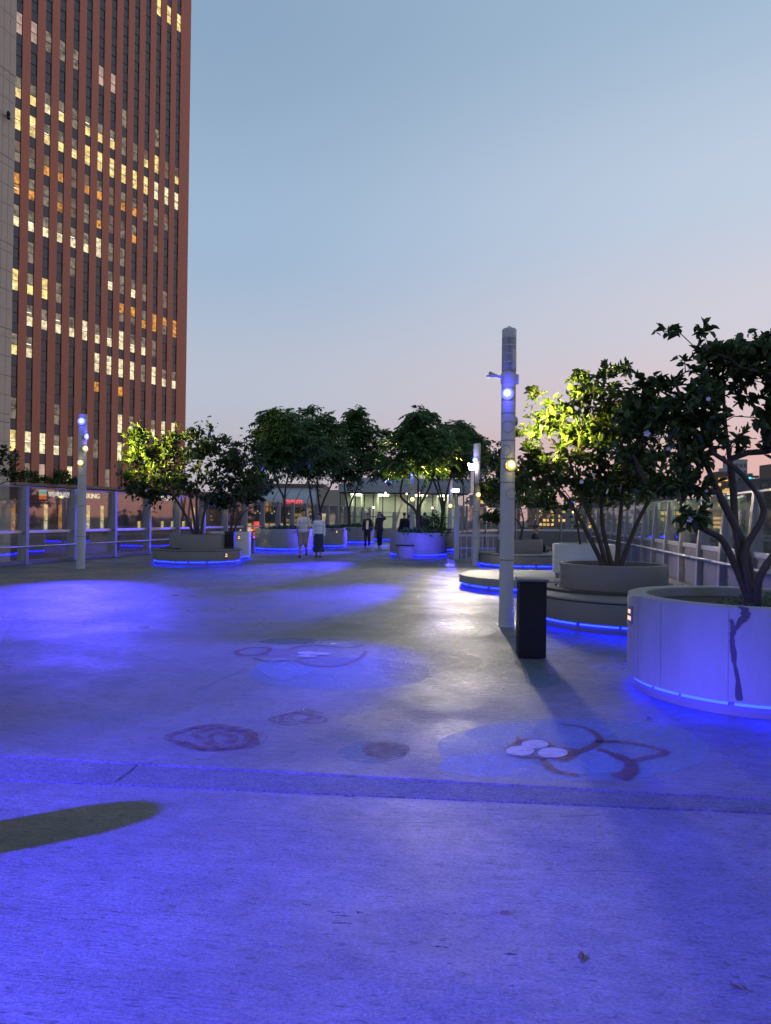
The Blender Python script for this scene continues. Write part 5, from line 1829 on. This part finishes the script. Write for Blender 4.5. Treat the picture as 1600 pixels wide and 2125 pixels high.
for i, (x, y, rx, n, lab) in enumerate([(-3.0, 37.2, 1.1, 520, 'low greenery filling the planter with two slim trunks'), (-1.9, 42.8, 1.15, 520, 'low clipped greenery filling the planter behind the dark walkers'), (1.4, 29.5, 1.0, 420, 'sparse ground plants in the middle planter'), (2.2, 34.2, 1.05, 420, 'ground plants around the hedge trunk'), (3.45, 6.6, 0.45, 200, 'small ground plants at the foot of the near tree'), (-4.5, 33.3, 1.1, 380, 'sparse ground plants in the wide blue lit planter')]):
    zz = 0.78 if y < 10 else 0.865
    bush(lab, (x, y, zz), (rx, rx * 0.9, 0.10 if y < 10 else 0.2), n, 80 + i, 0.05 if y < 10 else 0.16)
for i, (px, d, h, rr, lab) in enumerate([(1090, 60, 1.4, 3.2, 'dark street tree crown beyond the curved parapet'), (1235, 75, 2.6, 3.6, 'street tree crown behind the second tree stems'), (1420, 60, 0.6, 2.6, 'street tree crown seen through the right fence glass'), (1555, 48, 0.3, 2.4, 'street tree crown near the right picture edge beyond fence'), (1010, 75, 3.2, 3.4, 'street tree crown left of the tall white post')]):
    q = at(px, 1075, d)
    b = (q.x, d, STREET)
    broad_tree(lab, b, [[(0, 0, 0), (0, 0, 4), (0.2, 0, 6.5), (0.1, 0, 7.5 + h * 0.5)]], [(np.array((0, 0, 7.2 + h * 0.5)), (rr, rr, 1.6 + h * 0.5), 0.5, 1)], 120, 90 + i, leaf=0.34, per=10, maxr=0.16, tip_r=0.012, name='street_tree', group='trees outside the fences', step=0.5)


# ================================================================== PEOPLE
M_SKIN = mat('skin', (0.46, 0.29, 0.22), 0.55, var=0.06, scale=9)
M_HAIR = mat('hair', (0.012, 0.010, 0.010), 0.45, var=0.3, scale=30)


def remesh(mb, name, m, parent, vox, smooth=4):
    me = mb.mesh(name, m)
    o = bpy.data.objects.new(name, me)
    COL.objects.link(o)
    md = o.modifiers.new('r', 'REMESH')
    md.mode = 'VOXEL'
    md.voxel_size = vox
    md.use_smooth_shade = True
    s = o.modifiers.new('s', 'SMOOTH')
    s.iterations = smooth
    s.factor = 0.5
    dg = bpy.context.evaluated_depsgraph_get()
    dg.update()
    me2 = bpy.data.meshes.new_from_object(o.evaluated_get(dg))
    bpy.data.objects.remove(o)
    me2.name = name
    me2.materials.clear()
    me2.materials.append(m)
    return inst(name, me2, parent)


def caps(mb, pts, rr, n=10):
    for a_, b_, r0, r1 in zip(pts[:-1], pts[1:], rr[:-1], rr[1:]):
        mb.tube([a_, b_], [r0, r1], n)
    for p, r_ in zip(pts, rr):
        mb.ell(p, (r_, r_, r_), n, 7)


def person(label, loc, rz, H, pose, top, bottom, hair_len=0.0, shoes=None, sleeve=1.0, skirt=False, shorts=False, jacket=None, bag=None, sit=False):
    """local frame: x to the person's left, y forward (-y is the back), z up"""
    s = H / 1.72
    t = thing('person', label, 'person', loc, rz, 'people on the walkway')

    def V(x, y, z):
        return Vector((x * s, y * s, z * s))

    hipz = pose.get('hipz', 0.92)
    ln = pose.get('lean', 0.0)
    chest = V(0, ln * 0.3, hipz + 0.36)
    neck = V(0, ln * 0.5, hipz + 0.53)
    head = V(pose.get('hx', 0), ln * 0.6 + pose.get('hy', 0.02), hipz + 0.69)
    pel = V(0, 0, hipz)
    J = {}
    for sd, nm in ((1, 'l'), (-1, 'r')):
        hp = V(0.085 * sd, 0, hipz - 0.04)
        kn = V(*[c_ + d_ for c_, d_ in zip((0.09 * sd, 0, hipz - 0.45), pose.get('k' + nm, (0, 0.03, 0)))])
        an = V(*[c_ + d_ for c_, d_ in zip((0.09 * sd, -0.02, 0.085), pose.get('a' + nm, (0, 0, 0)))])
        sh = V(0.165 * sd, ln * 0.45, hipz + 0.455)
        el = V(*[c_ + d_ for c_, d_ in zip((0.215 * sd, ln * 0.4 - 0.02, hipz + 0.18), pose.get('e' + nm, (0, 0, 0)))])
        wr = V(*[c_ + d_ for c_, d_ in zip((0.225 * sd, ln * 0.4 + 0.04, hipz - 0.06), pose.get('w' + nm, (0, 0, 0)))])
        J[nm] = (hp, kn, an, sh, el, wr)
    body = MB()
    # torso
    body.ell(pel, (0.15 * s, 0.105 * s, 0.12 * s), 14, 9)
    body.ell((pel + chest) / 2, (0.135 * s, 0.095 * s, 0.20 * s), 14, 9)
    body.ell(chest, (0.165 * s, 0.11 * s, 0.17 * s), 14, 9)
    caps(body, [neck - V(0, 0, 0.05), neck, head - V(0, 0.01, 0.05)], [0.06 * s, 0.052 * s, 0.05 * s])
    # head with nose, ears, jaw, brow
    hr = Matrix.Rotation(pose.get('turn', 0.0), 3, 'Z')
    body.ell(head + V(0, 0, 0.015), (0.074 * s, 0.092 * s, 0.108 * s), 16, 12, hr)
    body.ell(head + hr @ V(0, 0.035, -0.055), (0.052 * s, 0.052 * s, 0.055 * s), 12, 8, hr)
    body.ell(head + hr @ V(0, 0.095, -0.012), (0.013 * s, 0.018 * s, 0.022 * s), 8, 6, hr)
    for sd in (-1, 1):
        body.ell(head + hr @ V(0.075 * sd, 0.0, -0.005), (0.012 * s, 0.02 * s, 0.03 * s), 8, 6, hr)
    for nm, sd in (('l', 1), ('r', -1)):
        hp, kn, an, sh, el, wr = J[nm]
        caps(body, [hp, kn, an], [0.082 * s, 0.055 * s, 0.040 * s])
        body.ell(kn + (an - kn) * 0.3 + V(0, -0.015, 0), (0.056 * s, 0.056 * s, 0.11 * s), 10, 8)
        caps(body, [sh, el, wr], [0.055 * s, 0.042 * s, 0.030 * s])
        f = (wr - el).normalized()
        palm = wr + f * 0.055 * s
        fw = V(0, 1, 0) if abs(f.y) < 0.8 else V(0, 0, 1)
        rot = f.to_track_quat('Z', 'Y').to_matrix()
        body.ell(palm, (0.022 * s, 0.040 * s, 0.052 * s), 10, 8, rot)
        across = (fw - f * fw.dot(f)).normalized()
        inw = f.cross(across).normalized()
        if inw.x * sd > 0:
            inw = -inw
        for k, L_f in enumerate((0.066, 0.076, 0.072, 0.055)):
            o = palm + across * (0.030 - 0.020 * k) * s + f * 0.042 * s
            caps(body, [o, o + f * L_f * 0.5 * s, o + (f * L_f * 0.9 + inw * 0.03) * s], [0.0088 * s, 0.0085 * s, 0.007 * s], 7)
        o = palm + across * 0.032 * s - f * 0.02 * s
        caps(body, [o, o + (across * 0.028 + f * 0.03) * s, o + (across * 0.03 + f * 0.062 + inw * 0.01) * s], [0.011 * s, 0.010 * s, 0.008 * s], 7)
        body.ell(an + V(0, 0.05, -0.045), (0.04 * s, 0.105 * s, 0.032 * s), 10, 6)
    remesh(body, 'body', M_SKIN, t, 0.009)
    # face details
    for sd in (-1, 1):
        MB().ell(head + hr @ V(0.030 * sd, 0.083, 0.012), (0.012 * s, 0.007 * s, 0.006 * s), 8, 5).build('eye', M_HAIR, t, True)
    MB().ell(head + hr @ V(0, 0.088, -0.052), (0.022 * s, 0.008 * s, 0.006 * s), 8, 5).build('mouth', mat('lips', (0.30, 0.11, 0.10), 0.5), t, True)
    # hair
    h = MB()
    h.ell(head + hr @ V(0, -0.014, 0.045), (0.088 * s, 0.100 * s, 0.094 * s), 16, 10, hr)
    h.ell(head + hr @ V(0, 0.055, 0.09), (0.07 * s, 0.046 * s, 0.034 * s), 12, 8, hr)
    if hair_len > 0:
        caps(h, [head + hr @ V(0, -0.06, 0.03), head + hr @ V(0, -0.085, -hair_len)], [0.072 * s, 0.05 * s])
        for sd in (-1, 1):
            caps(h, [head + hr @ V(0.066 * sd, -0.02, 0.03), head + hr @ V(0.07 * sd, -0.04, -hair_len * 0.8)], [0.028 * s, 0.022 * s])
    remesh(h, 'hair', M_HAIR, t, 0.011)
    # top
    g_ = MB()
    g_.ell(pel + V(0, 0, 0.03), (0.168 * s, 0.126 * s, 0.12 * s), 16, 9)
    g_.ell((pel + chest) / 2, (0.155 * s, 0.118 * s, 0.22 * s), 16, 9)
    g_.ell(chest, (0.172 * s, 0.122 * s, 0.17 * s), 16, 9)
    caps(g_, [J['l'][3], neck - V(0, 0, 0.045), J['r'][3]], [0.058 * s, 0.066 * s, 0.058 * s])
    for nm in 'lr':
        hp, kn, an, sh, el, wr = J[nm]
        if sleeve >= 1:
            caps(g_, [sh, el, wr], [0.063 * s, 0.052 * s, 0.042 * s])
        else:
            caps(g_, [sh, sh + (el - sh) * 0.85], [0.066 * s, 0.064 * s])
    remesh(g_, 'jacket' if jacket else 'shirt', top, t, 0.014)
    if jacket:
        MB().box(-0.062 * s, 0.062 * s, 0.118 * s + ln * 0.2, 0.155 * s + ln * 0.2, (hipz + 0.0) * s, (hipz + 0.44) * s, 0.012).build('shirt_front', jacket, t)
    # bottom
    p_ = MB()
    if skirt:
        sk = MB()
        n = 40
        rows = [(0.135, hipz + 0.10), (0.165, hipz - 0.02), (0.185, hipz - 0.25), (0.20, hipz - 0.50), (0.215, 0.20)]
        k0 = len(sk.v)
        for r_, z in rows:
            for j in range(n):
                q = 2 * math.pi * j / n
                rr = r_ * (1 + 0.05 * math.sin(q * 10) * (1 - (z - 0.2) / 0.9))
                sk.v.append((rr * math.cos(q) * s, rr * 0.72 * math.sin(q) * s, z * s))
        for i in range(len(rows) - 1):
            for j in range(n):
                sk.f.append((i * n + j, i * n + (j + 1) % n, (i + 1) * n + (j + 1) % n, (i + 1) * n + j))
        sk.build('skirt', bottom, t, True)
    else:
        p_.ell(pel + V(0, -0.005, -0.02), (0.168 * s, 0.122 * s, 0.125 * s), 14, 9)
        for nm in 'lr':
            hp, kn, an, *_ = J[nm]
            if shorts:
                caps(p_, [hp, hp + (kn - hp) * 0.95], [0.105 * s, 0.092 * s])
            else:
                caps(p_, [hp, kn, an + V(0, 0, 0.01)], [0.100 * s, 0.076 * s, 0.062 * s])
        remesh(p_, 'shorts' if shorts else 'trousers', bottom, t, 0.014)
    for nm in 'lr':
        an = J[nm][2]
        q = MB()
        q.ell(an + V(0, 0.055, -0.047), (0.048 * s, 0.122 * s, 0.038 * s), 12, 8)
        q.ell(an + V(0, -0.015, -0.02), (0.046 * s, 0.06 * s, 0.045 * s), 12, 8)
        remesh(q, 'shoe', shoes or M_BLACK, t, 0.011, 2)
    if bag:
        q = MB().box(-0.32 * s, -0.24 * s, -0.14 * s, 0.12 * s, (hipz - 0.22) * s, (hipz + 0.08) * s, 0.03)
        q.build('bag', M_BLACK, t)
    return t


C_WHITE = mat('white_tee', (0.70, 0.66, 0.64), 0.8, var=0.06)
C_KNIT = mat('white_knit', (0.74, 0.75, 0.80), 0.8, var=0.05)
C_BEIGE = mat('beige_shorts', (0.34, 0.26, 0.24), 0.85)
C_NAVY = mat('navy_skirt', (0.03, 0.045, 0.09), 0.8)
C_BLK = mat('black_cloth', (0.013, 0.013, 0.017), 0.8)
C_DKN = mat('dark_navy', (0.018, 0.02, 0.045), 0.8)
C_PANT = mat('dark_trousers', (0.02, 0.018, 0.022), 0.8)
WALK_A = dict(kl=(0, 0.10, 0.0), al=(0, 0.16, 0.0), kr=(0, 0.06, 0.03), ar=(0, -0.20, 0.07), wl=(0, -0.08, 0), wr=(0, 0.08, 0))
g1 = ground(629, 1157)
person('man in white tee and beige shorts walking with the woman', (g1.x, g1.y, 0), R(176), 1.80, dict(WALK_A, turn=R(14)), C_WHITE, C_BEIGE, sleeve=0.5, shorts=True)
g1 = ground(661, 1156)
person('woman in white knit top and long navy skirt beside the man', (g1.x, g1.y, 0), R(178), 1.66, dict(kl=(0, 0.04, 0), al=(0, 0.02, 0), kr=(0, 0.06, 0), ar=(0, 0.14, 0), turn=R(-28), hx=-0.02), C_KNIT, C_NAVY, hair_len=0.12, skirt=True)
g1 = ground(762, 1136)
person('walker in black jacket over a white shirt', (g1.x, g1.y, 0), R(180), 1.72, WALK_A, C_BLK, C_PANT, jacket=C_WHITE)
g1 = ground(788, 1136)
person('walker in dark clothes raising one hand to the head', (g1.x, g1.y, 0), R(170), 1.80, dict(kl=(0, 0.05, 0), al=(-0.05, 0.02, 0), kr=(0.02, 0.12, 0.02), ar=(0.06, -0.12, 0.05), er=(-0.06, 0.10, 0.30), wr=(0.13, 0.13, 0.74)), C_DKN, C_PANT, hair_len=0.10, shoes=mat('white_shoes', (0.6, 0.6, 0.62), 0.6))
person('man in black with shoulder bag standing with back turned', (at(839, 1100, 38.5).x, 38.5, 0), R(8), 1.78, dict(), C_BLK, C_PANT, bag=True)
person('person in black standing close behind the far light pole', (at(849, 1100, 38.9).x, 38.9, 0), R(-14), 1.66, dict(), C_BLK, C_PANT)
person('long haired person in black standing left of the tall companion', (at(874, 1100, 37.6).x, 37.6, 0), R(20), 1.64, dict(), C_BLK, C_PANT, hair_len=0.2)
person('tall person in dark clothes standing beside the long haired one', (at(881, 1100, 38.4).x, 38.4, 0), R(-10), 1.80, dict(wl=(0.02, 0.1, 0.05)), C_DKN, C_PANT)
person('person in dark patterned jacket sitting on the bench planter step', (4.97, 24.72, -0.36), R(-115), 1.70,
       dict(hipz=0.92, lean=0.10, kl=(0.02, 0.42, 0.40), kr=(-0.02, 0.40, 0.40), al=(0.03, 0.50, 0.38), ar=(-0.03, 0.46, 0.38), el=(0.02, 0.10, 0.02), wl=(-0.08, 0.34, 0.12), er=(0, 0.08, 0.02), wr=(0.08, 0.32, 0.12)), mat('patterned_jacket', (0.03, 0.027, 0.025), 0.8, var=0.6, scale=16), C_PANT)
bt = thing('drink_bottle', 'pale drink bottle standing beside the seated person', 'bottle', (4.86, 24.12, 0.452))
bt.location = (5.25, 24.1, 0.453)
MB().lathe([(0.0, 0.0), (0.034, 0.0), (0.036, 0.01), (0.036, 0.15), (0.015, 0.19), (0.014, 0.21), (0, 0.21)], 14).build('body', glass('bottle_plastic', (0.85, 0.9, 0.9), 0.8, 0.1, 0.25), bt, True, 40)
MB().lathe([(0.017, 0.212), (0.017, 0.235), (0, 0.235)], 12).build('cap', C_WHITE, bt, True, 40)
